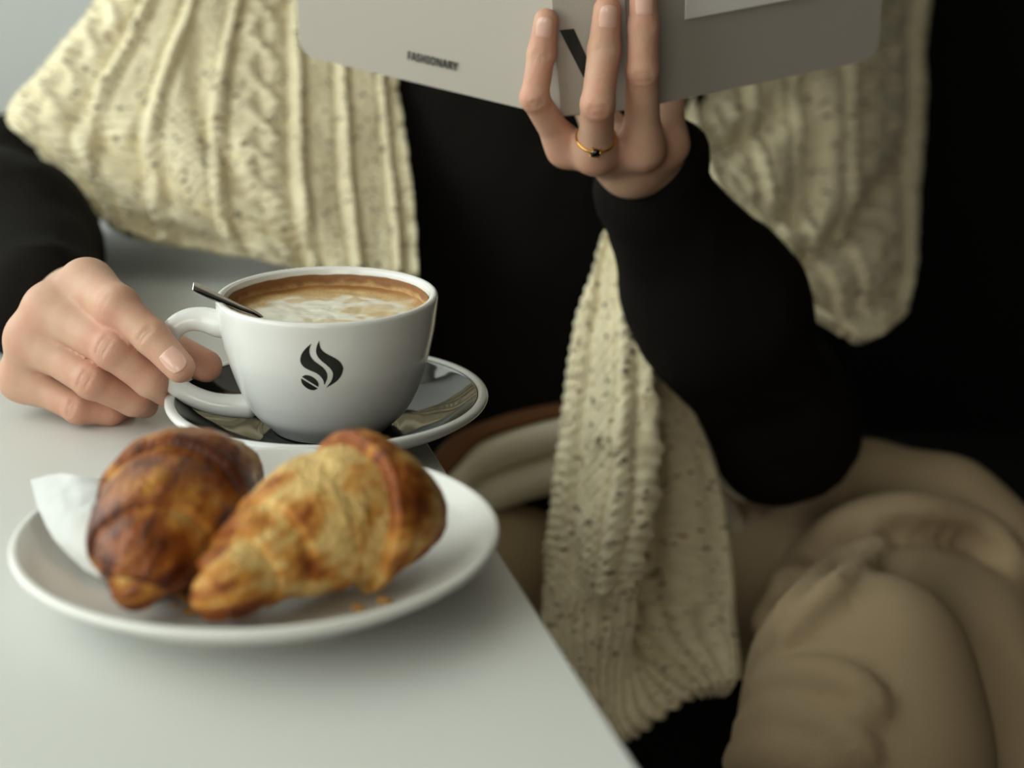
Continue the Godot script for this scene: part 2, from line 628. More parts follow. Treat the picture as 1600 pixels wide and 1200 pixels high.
func build_table() -> void:
	# the right edge runs from (0.0434, -0.6001) to (-0.0394, -0.9214)
	var d := Vector3(-0.0828, 0, -0.3213).normalized()
	var e := Vector3(0.0434, 0, -0.6001)
	var s := Vector3(d.z, 0, -d.x)      # away from the edge, to the left
	if s.x > 0: s = -s
	var c := e + d * 0.25 + s * 0.37
	var b := Basis(-s, Vector3.UP, d.cross(Vector3.UP) if false else (-s).cross(Vector3.UP))
	var t := thing("cafe_table", Vector3(c.x, 0, c.z), "white laminate cafe table under the cup, saucer and pastry plate", "table")
	part(t, "tabletop", boxes([[Vector3(c.x, TABLE_Y - 0.0125, c.z), Vector3(0.74, 0.025, 1.24)]], 0.0015, b), M.table)
	part(t, "pedestal", lathe(Vector3(c.x, 0, c.z), [Vector2(0, 0.02), Vector2(0.03, 0.02), Vector2(0.035, 0.05), Vector2(0.035, 0.4), Vector2(0.035, 0.70), Vector2(0.05, 0.724), Vector2(0, 0.724)], 24, 32), M.metal_dark)
	part(t, "base", lathe(Vector3(c.x, 0, c.z), [Vector2(0, 0.0), Vector2(0.26, 0.0), Vector2(0.265, 0.008), Vector2(0.24, 0.018), Vector2(0.05, 0.03), Vector2(0, 0.03)], 24, 48), M.metal_dark)


func build_bench() -> void:
	var t := thing("bench", Vector3(0.28, 0, -1.55), "dark upholstered bench that the person sits on", "bench")
	part(t, "seat", boxes([[Vector3(0.28, 0.41, -1.53), Vector3(0.95, 0.09, 0.56)]], 0.02), M.bench)
	part(t, "plinth", boxes([[Vector3(0.28, 0.18, -1.57), Vector3(0.9, 0.36, 0.46)]], 0.005), M.bench)
	part(t, "backrest", boxes([[Vector3(0.45, 0.66, -1.84), Vector3(0.6, 0.5, 0.07)]], 0.02), M.bench)


# pale curved cushion roll in front of the waist
func build_bolster() -> void:
	var t := thing("curved_bolster", Vector3(0.02, 0.455, -1.25), "cream two-tier bolster with tan top band behind the hanging knit end", "cushion")
	var top := [Vector3(-0.0619, 0.6475, -1.1212), Vector3(-0.0442, 0.6515, -1.1698), Vector3(-0.0228, 0.6559, -1.2133), Vector3(0.0297, 0.6605, -1.2463), Vector3(0.0764, 0.6613, -1.2465), Vector3(0.1197, 0.6459, -1.2521), Vector3(0.1410, 0.6329, -1.2479), Vector3(0.1573, 0.6158, -1.2424)]
	var p1 := []
	var p2 := []
	var p0 := []
	var p3 := []
	for q in top:
		p0.append(q + Vector3(0, -0.002, -0.003))
		p1.append(q + Vector3(0, -0.0165, 0))
		p2.append(q + Vector3(0, -0.0435, 0.002))
		p3.append(q + Vector3(0, -0.10, -0.012))
	part(t, "top_band", tube(p0, [Vector2(0.010, 0.0040), Vector2(0.010, 0.0040), Vector2(0.010, 0.0040), Vector2(0.010, 0.0040), Vector2(0.003, 0.002)], Vector3.UP, 60, 16), M.tan, "tan band along the top")
	part(t, "cushion_roll", tube(p1, [Vector2(0.014, 0.0138), Vector2(0.014, 0.0138), Vector2(0.014, 0.0138), Vector2(0.014, 0.0138), Vector2(0.005, 0.005)], Vector3.UP, 60, 20), M.cream)
	part(t, "cushion_roll", tube(p2, [Vector2(0.016, 0.0138), Vector2(0.016, 0.0138), Vector2(0.016, 0.0138), Vector2(0.016, 0.0138), Vector2(0.005, 0.005)], Vector3.UP, 60, 20), M.cream)
	part(t, "support", tube(p3, [Vector2(0.014, 0.05), Vector2(0.014, 0.05)], Vector3.UP, 60, 20), M.bench, "dark lower support")


# ---------------------------------------------------------------- cup, saucer, coffee, spoon
func build_saucer() -> void:
	var c := Vector3(-0.092, TABLE_Y, -0.9383)
	var t := thing("saucer", c, "white-rimmed saucer with dark glossy upper face under the coffee cup", "saucer")
	part(t, "dish", lathe(c, [Vector2(0, 0.0015), Vector2(0.028, 0.0015), Vector2(0.030, 0.0002), Vector2(0.034, 0.0004), Vector2(0.036, 0.003), Vector2(0.052, 0.0065), Vector2(0.068, 0.0125), Vector2(0.0775, 0.0178), Vector2(0.0800, 0.0205), Vector2(0.0796, 0.0226), Vector2(0.0775, 0.0232), Vector2(0.0750, 0.0221), Vector2(0.0735, 0.0203), Vector2(0.062, 0.0128), Vector2(0.048, 0.0080), Vector2(0.036, 0.0058), Vector2(0.030, 0.0052), Vector2(0, 0.0052)], 100, 144), M.china)
	part(t, "dark_glaze", lathe(c, [Vector2(0.0752, 0.02235), Vector2(0.0746, 0.02225), Vector2(0.0736, 0.0208), Vector2(0.062, 0.0133), Vector2(0.048, 0.0085), Vector2(0.036, 0.0063), Vector2(0.0330, 0.0060), Vector2(0.0300, 0.0058), Vector2(0.0, 0.0058)], 60, 144), M.glaze, "black glossy glazed face")


func cup_radius(h: float) -> float:
	var p := [Vector2(0, 0.0292), Vector2(0.004, 0.0325), Vector2(0.0105, 0.0388), Vector2(0.019, 0.0434), Vector2(0.028, 0.0468), Vector2(0.038, 0.0498), Vector2(0.050, 0.0524), Vector2(0.060, 0.0538), Vector2(0.068, 0.0545)]
	for i in p.size() - 1:
		if h <= p[i + 1].x: return lerpf(p[i].y, p[i + 1].y, (h - p[i].x) / (p[i + 1].x - p[i].x))
	return 0.0545


func cup_inner(h: float) -> float:
	return cup_radius(h) - 0.0042


func build_cup() -> void:
	var t := thing("coffee_cup", CUP, "wide white china coffee cup with a black flame and bean logo on the dark saucer", "cup")
	part(t, "body", lathe(CUP, [Vector2(0, 0.0018), Vector2(0.024, 0.0018), Vector2(0.0255, 0.0002), Vector2(0.0285, 0.0002), Vector2(0.0297, 0.0012), Vector2(0.0325, 0.004), Vector2(0.0388, 0.0105), Vector2(0.0434, 0.019), Vector2(0.0468, 0.028), Vector2(0.0498, 0.038), Vector2(0.0524, 0.050), Vector2(0.0538, 0.060), Vector2(0.0544, 0.0655), Vector2(0.0541, 0.0675), Vector2(0.0528, 0.0684), Vector2(0.0511, 0.0678), Vector2(0.0500, 0.0655), Vector2(0.0482, 0.050), Vector2(0.0455, 0.038), Vector2(0.0425, 0.028), Vector2(0.0385, 0.019), Vector2(0.032, 0.0105), Vector2(0.02, 0.0065), Vector2(0, 0.006)], 130, 160), M.china)
	# ear handle: a flattened strap that flares where it joins the wall
	var hp := [Vector3(-0.1350, 0.8084, -0.9399), Vector3(-0.1434, 0.8086, -0.9389), Vector3(-0.1519, 0.8107, -0.9396), Vector3(-0.1598, 0.8104, -0.9395), Vector3(-0.1664, 0.8068, -0.9383), Vector3(-0.1705, 0.7997, -0.9381), Vector3(-0.1718, 0.7907, -0.9373), Vector3(-0.1696, 0.7816, -0.9365), Vector3(-0.1627, 0.7744, -0.9363), Vector3(-0.1511, 0.7692, -0.9356), Vector3(-0.1393, 0.7674, -0.9351), Vector3(-0.1271, 0.7677, -0.9341)]
	var hr := [Vector2(0.0075, 0.0085), Vector2(0.0070, 0.0068), Vector2(0.0062, 0.0046), Vector2(0.0056, 0.0040), Vector2(0.0054, 0.0040), Vector2(0.0053, 0.0040), Vector2(0.0052, 0.0040), Vector2(0.0052, 0.0040), Vector2(0.0052, 0.0040), Vector2(0.0054, 0.0040), Vector2(0.0058, 0.0044), Vector2(0.0064, 0.0054)]
	part(t, "handle", tube(hp, hr, Vector3(-0.1394, 0.8124, -0.8592) - Vector3(-0.1517, 0.7885, -0.9356), 70, 24), M.china)
	# printed logo: each shape is a strip between two curves, wrapped on the wall 0.15 mm proud
	var lg := Node3D.new()
	lg.name = "logo"
	t.add_child(lg, true)
	var f1l := [Vector2(485, 268), Vector2(400, 340), Vector2(332, 420), Vector2(297, 510), Vector2(305, 580), Vector2(350, 640), Vector2(430, 682), Vector2(540, 730), Vector2(608, 790), Vector2(640, 850), Vector2(650, 915)]
	var f1r := [Vector2(487, 268), Vector2(456, 340), Vector2(449, 410), Vector2(465, 470), Vector2(510, 530), Vector2(580, 585), Vector2(640, 632), Vector2(685, 690), Vector2(706, 750), Vector2(700, 820), Vector2(652, 915)]
	var f2l := [Vector2(599, 226), Vector2(560, 320), Vector2(549, 400), Vector2(572, 470), Vector2(622, 530), Vector2(690, 590), Vector2(750, 650), Vector2(788, 710), Vector2(792, 780), Vector2(758, 865), Vector2(678, 958)]
	var f2r := [Vector2(601, 226), Vector2(615, 320), Vector2(660, 388), Vector2(740, 442), Vector2(830, 492), Vector2(910, 560), Vector2(955, 640), Vector2(950, 715), Vector2(910, 800), Vector2(830, 875), Vector2(682, 958)]
	var bean := []
	for side in 2:
		var a := []
		var b := []
		var dir := Vector2(0.855, 0.519)
		var nor := Vector2(0.519, -0.855) * (1.0 if side == 0 else -1.0)
		for i in 11:
			var x := lerpf(-0.985, 0.985, i / 10.0)
			var mid := Vector2(418, 880) + dir * x * 152.0
			a.append(mid + nor * 13.0)
			b.append(mid + nor * maxf(14.0, 108.0 * sqrt(maxf(1.0 - x * x, 0.0))))
		bean.append([a, b])
	for sh in [["flame", f1l, f1r], ["flame", f2l, f2r], ["bean_half", bean[0][0], bean[0][1]], ["bean_half", bean[1][0], bean[1][1]]]:
		var pts := PackedVector3Array()
		for j in 49:
			var l: Vector2 = spline(sh[1], j / 48.0)
			var r: Vector2 = spline(sh[2], j / 48.0)
			for i in 13:
				var q := l.lerp(r, i / 12.0)
				var h := 0.0591 - (q.y - 260.0) * 0.0000334
				var ang := 0.0246 + (q.x - 620.0) * 0.00058
				var rr := cup_radius(h) + 0.00022
				pts.append(CUP + Vector3(sin(ang) * rr, h, cos(ang) * rr))
		part(lg, sh[0], grid_mesh(pts, 12, 48), M.print)


func build_coffee() -> void:
	var y := 0.0585
	var t := thing("cappuccino", CUP + Vector3(0, y, 0), "frothy cappuccino with white foam and brown crema filling the cup", "coffee")
	var pts := PackedVector3Array()
	var uv := PackedVector2Array()
	var R := cup_inner(y) + 0.0004
	for j in 41:
		var r := R * j / 40.0
		for i in 97:
			var a := TAU * i / 96.0
			var p := Vector3(cos(a) * r, 0, sin(a) * r)
			var bump := 0.0007 * noise.get_noise_2d(p.x * 70.0, p.z * 70.0) + 0.0008 * smoothstep(0.93, 1.0, r / R)
			pts.append(CUP + Vector3(p.x, y + bump, p.z))
			uv.append(Vector2(0.5 + p.x / R * 0.5, 0.5 + p.z / R * 0.5))
	part(t, "foam", grid_mesh(pts, 96, 40, true, PackedColorArray(), uv, true), M.coffee)
	# film of crema clinging to the wall above the surface
	pts = PackedVector3Array()
	var col := PackedColorArray()
	for j in 13:
		for i in 193:
			var a := TAU * i / 192.0
			var edge := 0.0650 + 0.0005 * noise.get_noise_2d(cos(a) * 2.5, sin(a) * 2.5 + 7.0)
			var h := lerpf(y - 0.0005, edge, j / 12.0)
			var rr := cup_inner(h) - 0.0004 - 0.0003 * absf(fine.get_noise_2d(a * 40.0, j * 1.3))
			pts.append(CUP + Vector3(cos(a) * rr, h, sin(a) * rr))
			var k := 0.5 + 0.7 * fine.get_noise_2d(a * 14.0, j * 0.5) + 0.5 * noise.get_noise_2d(a * 3.0, j * 0.2)
			var up := j / 12.0 + 0.25 * noise.get_noise_2d(a * 6.0, 3.0)
			var c := Color(0.56, 0.36, 0.15).lerp(Color(0.26, 0.12, 0.045), smoothstep(0.2, 0.6, up))
			col.append(c.lerp(Color(0.16, 0.07, 0.03), clampf(k, 0.0, 1.0) * 0.5))
	part(t, "crema_ring", grid_mesh(pts, 192, 12, true, col), M.crema, "brown crema clinging to the cup wall")


func build_spoon() -> void:
	var a := Vector3(-0.1529, 0.8333, -0.9185)
	var b := Vector3(-0.1236, 0.8145, -0.9310)
	var d := (b - a).normalized()
	var t := thing("teaspoon", b, "polished steel teaspoon leaning in the cup over its rim above the handle", "spoon")
	var path := [a, a.lerp(b, 0.33), a.lerp(b, 0.66), b, b + d * 0.012 + Vector3(0, -0.006, 0), b + d * 0.02 + Vector3(0, -0.014, 0)]
	part(t, "stem", tube(path, [Vector2(0.0030, 0.0009), Vector2(0.0029, 0.0010), Vector2(0.0023, 0.0011), Vector2(0.0019, 0.0012), Vector2(0.0018, 0.0013), Vector2(0.0018, 0.0012)], Vector3(0.2, 0.8, 0.5), 40, 20), M.steel)
	var e := b + d * 0.02 + Vector3(0, -0.014, 0)
	part(t, "bowl", tube([e, e + Vector3(0.004, -0.006, 0.0), e + Vector3(0.010, -0.013, 0.0), e + Vector3(0.015, -0.019, 0.0)], [Vector2(0.003, 0.001), Vector2(0.010, 0.0014), Vector2(0.012, 0.0014), Vector2(0.006, 0.001)], Vector3(0.8, 0.5, 0), 24, 20), M.steel)


# ---------------------------------------------------------------- plate, napkin, croissants
func build_plate() -> void:
	tag(part(self, "plate", lathe(PLATE, [Vector2(0, 0.0025), Vector2(0.055, 0.0025), Vector2(0.057, 0.0004), Vector2(0.061, 0.0004), Vector2(0.063, 0.003), Vector2(0.078, 0.0085), Vector2(0.092, 0.0165), Vector2(0.0975, 0.0202), Vector2(0.0995, 0.0222), Vector2(0.0988, 0.0240), Vector2(0.0965, 0.0242), Vector2(0.0945, 0.0226), Vector2(0.087, 0.0165), Vector2(0.076, 0.0110), Vector2(0.066, 0.0078), Vector2(0.05, 0.0065), Vector2(0, 0.0062)], 110, 160), M.plate), "round white coupe plate holding two croissants at the front of the table", "plate")


func net_point(net: Array, u: float, v: float) -> Vector3:
	var row := []
	for r in net: row.append(spline(r, u))
	return spline(row, v)


func build_napkin() -> void:
	var net := [[Vector3(-0.2059, 0.7800, -0.7948), Vector3(-0.1943, 0.7850, -0.7900), Vector3(-0.1805, 0.7880, -0.7804), Vector3(-0.1622, 0.7840, -0.7849)],
		[Vector3(-0.1967, 0.7770, -0.7703), Vector3(-0.1823, 0.7820, -0.7619), Vector3(-0.1660, 0.7830, -0.7558), Vector3(-0.1486, 0.7760, -0.7663)],
		[Vector3(-0.1866, 0.7715, -0.7515), Vector3(-0.1726, 0.7750, -0.7430), Vector3(-0.1561, 0.7740, -0.7427), Vector3(-0.1382, 0.7660, -0.7512)],
		[Vector3(-0.1716, 0.7655, -0.7352), Vector3(-0.1590, 0.7640, -0.7277), Vector3(-0.1414, 0.7605, -0.7237), Vector3(-0.1275, 0.7595, -0.7272)]]
	var pts := PackedVector3Array()
	for j in 41:
		for i in 41:
			var p := net_point(net, i / 40.0, j / 40.0)
			p.y += 0.0022 * noise.get_noise_2d(p.x * 30.0, p.z * 30.0)
			pts.append(p)
	var back := PackedVector3Array()
	for p in pts: back.append(p - Vector3(0, 0.0006, 0))
	var st := SurfaceTool.new()
	st.append_from(grid_mesh(pts, 40, 40), 0, Transform3D.IDENTITY)
	st.append_from(grid_mesh(back, 40, 40, false, PackedColorArray(), PackedVector2Array(), true), 0, Transform3D.IDENTITY)
	tag(part(self, "paper_napkin", st.commit(), M.tissue), "crumpled white paper napkin tucked under the left croissant on the plate", "napkin")


# axis: centre line from the near tip to the far end; radii along it; edges: where each rolled layer starts, seen from both ends
func croissant(called: String, label: String, axis: Array, radii: Array, edges: Array, glossy: bool, bias: float, sd: float) -> void:
	var t := thing(called, spline(axis, 0.5), label, "croissant")
	for q in edges:
		var pts := PackedVector3Array()
		var col := PackedColorArray()
		var nl := 56
		var nr := 72
		for j in nl + 1:
			var s := float(j) / nl
			for i in nr + 1:
				var a := TAU * (i % nr) / nr
				var slant: float = q[2] * sin(a + q[3])
				var dirn := 1.0 if q[1] > q[0] else -1.0
				var tt: float = lerpf(q[0], q[1], s) + slant * (1.0 - s) * dirn
				tt = clampf(tt, 0.004, 0.996)
				var c: Vector3 = spline(axis, tt)
				var d: Vector3 = ((spline(axis, tt + 0.02) as Vector3) - (spline(axis, tt - 0.02) as Vector3)).normalized()
				var side := d.cross(Vector3.UP).normalized()
				var up := side.cross(d).normalized()
				var r: float = spline(radii, tt)
				var lip := smoothstep(0.0, 0.035, s)
				var prof := lerpf(0.74, 1.09, sqrt(lip)) - 0.19 * smoothstep(0.08, 0.85, s)
				var cs := Vector2(cos(a), sin(a))
				var wob := 1.0 + 0.07 * noise.get_noise_3d(cs.x * 1.3 + sd, cs.y * 1.3, tt * 7.0) + 0.02 * noise.get_noise_3d(cs.x * 5.0 + sd, cs.y * 5.0, tt * 22.0)
				var p := c + (side * cs.x + up * cs.y * 0.94) * r * prof * wob
				p.y = maxf(p.y, TABLE_Y + 0.0088)
				pts.append(p)
				var patch := noise.get_noise_3d(cs.x * 1.0 + sd * 2.0, cs.y * 1.0 + 5.0, tt * 4.6)
				var streak := fine.get_noise_3d(cs.x * 6.0 + sd, cs.y * 6.0, tt * 9.0)
				var ridge := smoothstep(0.75, 0.22, s) + 0.12 * smoothstep(0.12, 0.02, s)
				var f: float = q[4] + bias + 0.5 * ridge + 0.95 * patch + 0.35 * streak
				var k := Color(0.66, 0.45, 0.17).lerp(Color(0.52, 0.23, 0.045), smoothstep(0.15, 0.5, f))
				k = k.lerp(Color(0.27, 0.075, 0.014), smoothstep(0.5, 0.85, f))
				k = k.lerp(Color(0.080, 0.018, 0.006), smoothstep(0.85, 1.25, f))
				col.append(k)
		part(t, "pastry_layer", grid_mesh(pts, nr, nl, true, col, PackedVector2Array(), q[1] < q[0]), M.glazed_pastry if glossy else M.pastry)


func build_croissants() -> void:
	croissant("croissant", "dark glossy brown croissant on the napkin side of the plate, tip towards the viewer",
		[Vector3(-0.1460, 0.7640, -0.7012), Vector3(-0.1441, 0.7720, -0.7013), Vector3(-0.1416, 0.7800, -0.7094), Vector3(-0.1397, 0.7850, -0.7320), Vector3(-0.1365, 0.7860, -0.7603), Vector3(-0.1312, 0.7820, -0.7902), Vector3(-0.1243, 0.7760, -0.8116), Vector3(-0.1182, 0.7680, -0.8273)],
		[0.004, 0.0125, 0.0205, 0.0265, 0.0285, 0.0250, 0.0175, 0.005],
		[[0.0, 0.30, 0.0, 0.0, 0.2], [0.14, 0.47, 0.025, 0.6, 0.32], [0.31, 0.66, 0.03, 1.2, 0.2], [0.50, 0.84, 0.03, 0.5, 0.25], [0.99, 0.70, 0.0, 0.0, 0.2]], true, 0.22, 2.0)
	croissant("croissant", "pale golden croissant with a broad flank facing the viewer, nearest the table edge",
		[Vector3(-0.1179, 0.7660, -0.6956), Vector3(-0.1103, 0.7740, -0.6926), Vector3(-0.1007, 0.7800, -0.7032), Vector3(-0.0897, 0.7840, -0.7159), Vector3(-0.0759, 0.7870, -0.7298), Vector3(-0.0614, 0.7880, -0.7396), Vector3(-0.0489, 0.7820, -0.7512), Vector3(-0.0424, 0.7700, -0.7621)],
		[0.005, 0.0130, 0.0168, 0.0222, 0.0282, 0.0310, 0.0265, 0.011],
		[[0.0, 0.24, 0.0, 0.0, 0.38], [0.12, 0.38, 0.02, 0.4, 0.2], [0.26, 0.56, 0.025, 0.8, 0.05], [0.38, 0.80, 0.02, 0.7, -0.12], [0.66, 0.94, 0.04, 0.6, 0.08], [0.99, 0.80, 0.0, 0.0, 0.5]], false, 0.0, 8.0)
	var spots := [Vector3(-0.1284, 0.7585, -0.7195), Vector3(-0.1315, 0.7585, -0.7245), Vector3(-0.1246, 0.7590, -0.7081), Vector3(-0.1319, 0.7588, -0.7146), Vector3(-0.0598, 0.7605, -0.7078), Vector3(-0.0501, 0.7612, -0.7135)]
	var tells := ["pastry crumb on the plate between the two croissant tips, nearest the pale one", "tiny crumb on the plate highest up between the croissant tips", "crumb on the plate just below the gap between the croissant tips", "crumb on the plate close beside the dark croissant tip", "golden flake on the plate under the pale croissant's flank", "rightmost flake on the plate below the pale croissant"]
	for k in spots.size():
		var pts := PackedVector3Array()
		for j in 7:
			for i in 11:
				var a := TAU * (i % 10) / 10.0
				var b := PI * j / 6.0
				var p := Vector3(cos(a) * sin(b) * 1.3, cos(b) * 0.55, sin(a) * sin(b))
				pts.append(spots[k] + p * (0.0016 + 0.0005 * (k % 3)) * (1.0 + 0.35 * noise.get_noise_3d(p.x * 1.5 + k * 3.0, p.y * 1.5, p.z * 1.5)))
		tag(part(self, numbered("crumb"), grid_mesh(pts, 10, 6, true), mat(Color(0.78, 0.58, 0.33), 0.8)), tells[k], "crumb", "pastry crumbs on the plate")


# ---------------------------------------------------------------- the book
func rounded_board(w: float, h: float, r: float, th: float, both := false) -> ArrayMesh:
	# lies in x (0..w), y (0..h); outer corners rounded; thickness along z
	var poly := PackedVector2Array()
	poly.append(Vector2(0, 0))
	for i in 9: poly.append(Vector2(w - r + sin(i / 8.0 * PI / 2) * r, r - cos(i / 8.0 * PI / 2) * r))
	for i in 9: poly.append(Vector2(w - r + cos(i / 8.0 * PI / 2) * r, h - r + sin(i / 8.0 * PI / 2) * r))
	poly.append(Vector2(0, h))
	var st := SurfaceTool.new()
	st.begin(Mesh.PRIMITIVE_TRIANGLES)
	st.set_smooth_group(-1)
	var tri := Geometry2D.triangulate_polygon(poly)
	var b := 0.0004
	for side in [-1.0, 1.0]:
		for k in range(0, tri.size(), 3):
			var o := [tri[k], tri[k + 1], tri[k + 2]]
			var x := (poly[o[1]] - poly[o[0]]).cross(poly[o[2]] - poly[o[0]])
			if (x > 0) == (side > 0): o = [o[0], o[2], o[1]]
			for i in o: st.add_vertex(Vector3(poly[i].x, poly[i].y, side * th * 0.5))
	for i in poly.size():
		var p := poly[i]
		var q := poly[(i + 1) % poly.size()]
		var c := [Vector3(p.x, p.y, -th / 2), Vector3(q.x, q.y, -th / 2), Vector3(q.x, q.y, th / 2), Vector3(p.x, p.y, th / 2)]
		for k in [0, 2, 1, 0, 3, 2]: st.add_vertex(c[k])
	st.generate_normals()
	return st.commit()


func build_book() -> void:
	var bl := Vector3(0.0256, 0.8937, -1.0378)
	var br := Vector3(0.0607, 0.8969, -1.0388)
	var lo := Vector3(-0.1214, 0.9110, -1.1432)
	var ro := Vector3(0.2057, 0.9126, -1.1175)
	var cup_ := Vector3(0, 0.9517, -0.3070)
	var back := Vector3(0, 0.3070, 0.9517)
	var up := (cup_ + back * 0.48).normalized()
	var t := thing("open_book", (bl + br) * 0.5, "open grey hardcover book with white label, held up in one hand", "book")
	var place := func(o: MeshInstance3D, origin: Vector3, e: Vector3, face: Vector3) -> void:
		var x := e.normalized()
		var y := (up - x * up.dot(x)).normalized()
		var z := x.cross(y)
		o.transform = Transform3D(Basis(x, y, z), origin - t.position)
	var H := 0.232
	var lc := part(t, "front_cover", rounded_board((lo - bl).length(), H, 0.011, 0.0026), M.cover_board)
	place.call(lc, bl - Vector3(0, 0.0004, 0.0010), lo - bl, back)
	var rc := part(t, "back_cover", rounded_board((ro - br).length(), H, 0.011, 0.0026), M.cover_board)
	place.call(rc, br - Vector3(0.0002, 0.0004, 0.0026), ro - br, back)
	var sp := part(t, "spine", boxes([[Vector3((br - bl).length() * 0.5 + 0.0012, H * 0.5, 0), Vector3((br - bl).length() + 0.0035, H, 0.0028)]], 0.0008), M.cover_board)
	place.call(sp, bl, br - bl, back)
	# pages: two blocks just behind the covers
	var pl := part(t, "pages", boxes([[Vector3((lo - bl).length() * 0.5 - 0.002, H * 0.5, 0.0062), Vector3((lo - bl).length() - 0.008, H - 0.008, 0.009)]], 0.001), M.paper)
	place.call(pl, bl, lo - bl, back)
	var pr := part(t, "pages", boxes([[Vector3((ro - br).length() * 0.5 - 0.002, H * 0.5, -0.0062), Vector3((ro - br).length() - 0.008, H - 0.008, 0.009)]], 0.001), M.paper)
	place.call(pr, br, ro - br, back)
	# white label on the back cover
	var lb := part(t, "cover_label", boxes([[Vector3(0.0345 + 0.043, 0.0435 + 0.065, 0.0016), Vector3(0.086, 0.13, 0.0006)]], 0.0002), M.label, "white paper label")
	place.call(lb, br, ro - br, back)
	# lettering on the front cover; its reading direction runs towards the spine
	var tm := TextMesh.new()
	tm.text = "FASHIONARY"
	var f := SystemFont.new()
	f.font_names = PackedStringArray(["Droid Sans"])
	f.font_weight = 700
	tm.font = f
	tm.font_size = 64
	tm.pixel_size = 0.0001
	tm.depth = 0.0002
	tm.horizontal_alignment = HORIZONTAL_ALIGNMENT_LEFT
	tm.vertical_alignment = VERTICAL_ALIGNMENT_BOTTOM
	var wide := tm.get_aabb().size.x
	var x := -(lo - bl).normalized()
	var y := (up - x * up.dot(x)).normalized()
	var z := x.cross(y)
	var k := 0.0345 / wide
	var tx := part(t, "lettering", tm, M.print, "small black lettering")
	tx.transform = Transform3D(Basis(x * k, y * k * 1.15, z), bl - x * 0.1022 + y * 0.0105 + z * 0.0015 - t.position)
	# large black letter on the spine, partly behind the ring finger
	var st := SurfaceTool.new()
	st.begin(Mesh.PRIMITIVE_TRIANGLES)
	st.set_smooth_group(-1)
	var w := 0.0075
	for side in [0.0, 1.0]:
		var q := [Vector2(0.0028, 0.0468), Vector2(0.0028 + w, 0.0468), Vector2(0.0165 + w * 0.42, 0.0205), Vector2(0.0165 - w * 0.42, 0.0205)]
		if side > 0:
			for i in 4: q[i].x = 0.033 - q[i].x
		for o in [[0, 1, 2], [0, 2, 3]]:
			for i in (o if side == 0.0 else [o[0], o[2], o[1]]): st.add_vertex(Vector3(q[i].x, q[i].y, 0.00165))
		for i in 4:
			var a: Vector2 = q[i]
			var b: Vector2 = q[(i + 1) % 4]
			var c := [Vector3(a.x, a.y, 0.0013), Vector3(b.x, b.y, 0.0013), Vector3(b.x, b.y, 0.00165), Vector3(a.x, a.y, 0.00165)]
			for n in [0, 1, 2, 0, 2, 3]: st.add_vertex(c[n])
	st.generate_normals()
	var vl := part(t, "spine_letter", st.commit(), M.print, "large black letter")
	place.call(vl, bl, br - bl, back)


# ---------------------------------------------------------------- the person
func finger(g: Dictionary, other: Dictionary, joints: Array, radii: Array) -> void:
	var f := {"lo": g.lo, "n": g.n, "c": g.c, "f": PackedFloat32Array()}
	f.f.resize(g.f.size())
	f.f.fill(1.0)
	for i in joints.size() - 1: bone(f, joints[i], joints[i + 1], radii[i], radii[i + 1], 0.0024)
	for i in range(1, joints.size() - 2): bone(f, joints[i], joints[i] + Vector3(0, 0, 0.0003), radii[i] * 0.985, radii[i] * 0.985, 0.002)
	merge(other, f, 0.0012)


func nail(parent: Node, tip: Vector3, dip: Vector3, normal: Vector3, r: float, back := 0.42, wide := 0.74) -> void:
	var d := (tip - dip).normalized()
	var n := (normal - d * normal.dot(d)).normalized()
	var s := d.cross(n)
	var c := tip - d * r * back
	var pts := PackedVector3Array()
	for j in 17:
		for i in 17:
			var u := i / 8.0 - 1.0
			var v := j / 8.0 - 1.0
			# square to disc, so the outline is a rounded nail
			var x := u * sqrt(1.0 - 0.38 * v * v)
			var y := v * sqrt(1.0 - 0.38 * u * u)
			var ang := x * wide * 0.95
			var drop := 0.10 * maxf(y, 0.0) ** 2 + 0.30 * maxf(-y - 0.72, 0.0)
			var edge := 0.05 * pow(maxf(absf(x), absf(y)), 6.0)
			pts.append(c + d * y * r * 0.92 + (n * cos(ang) + s * sin(ang)) * (r * (1.085 - drop - edge)))
	part(parent, "fingernail", grid_mesh(pts, 16, 16), M.nail)


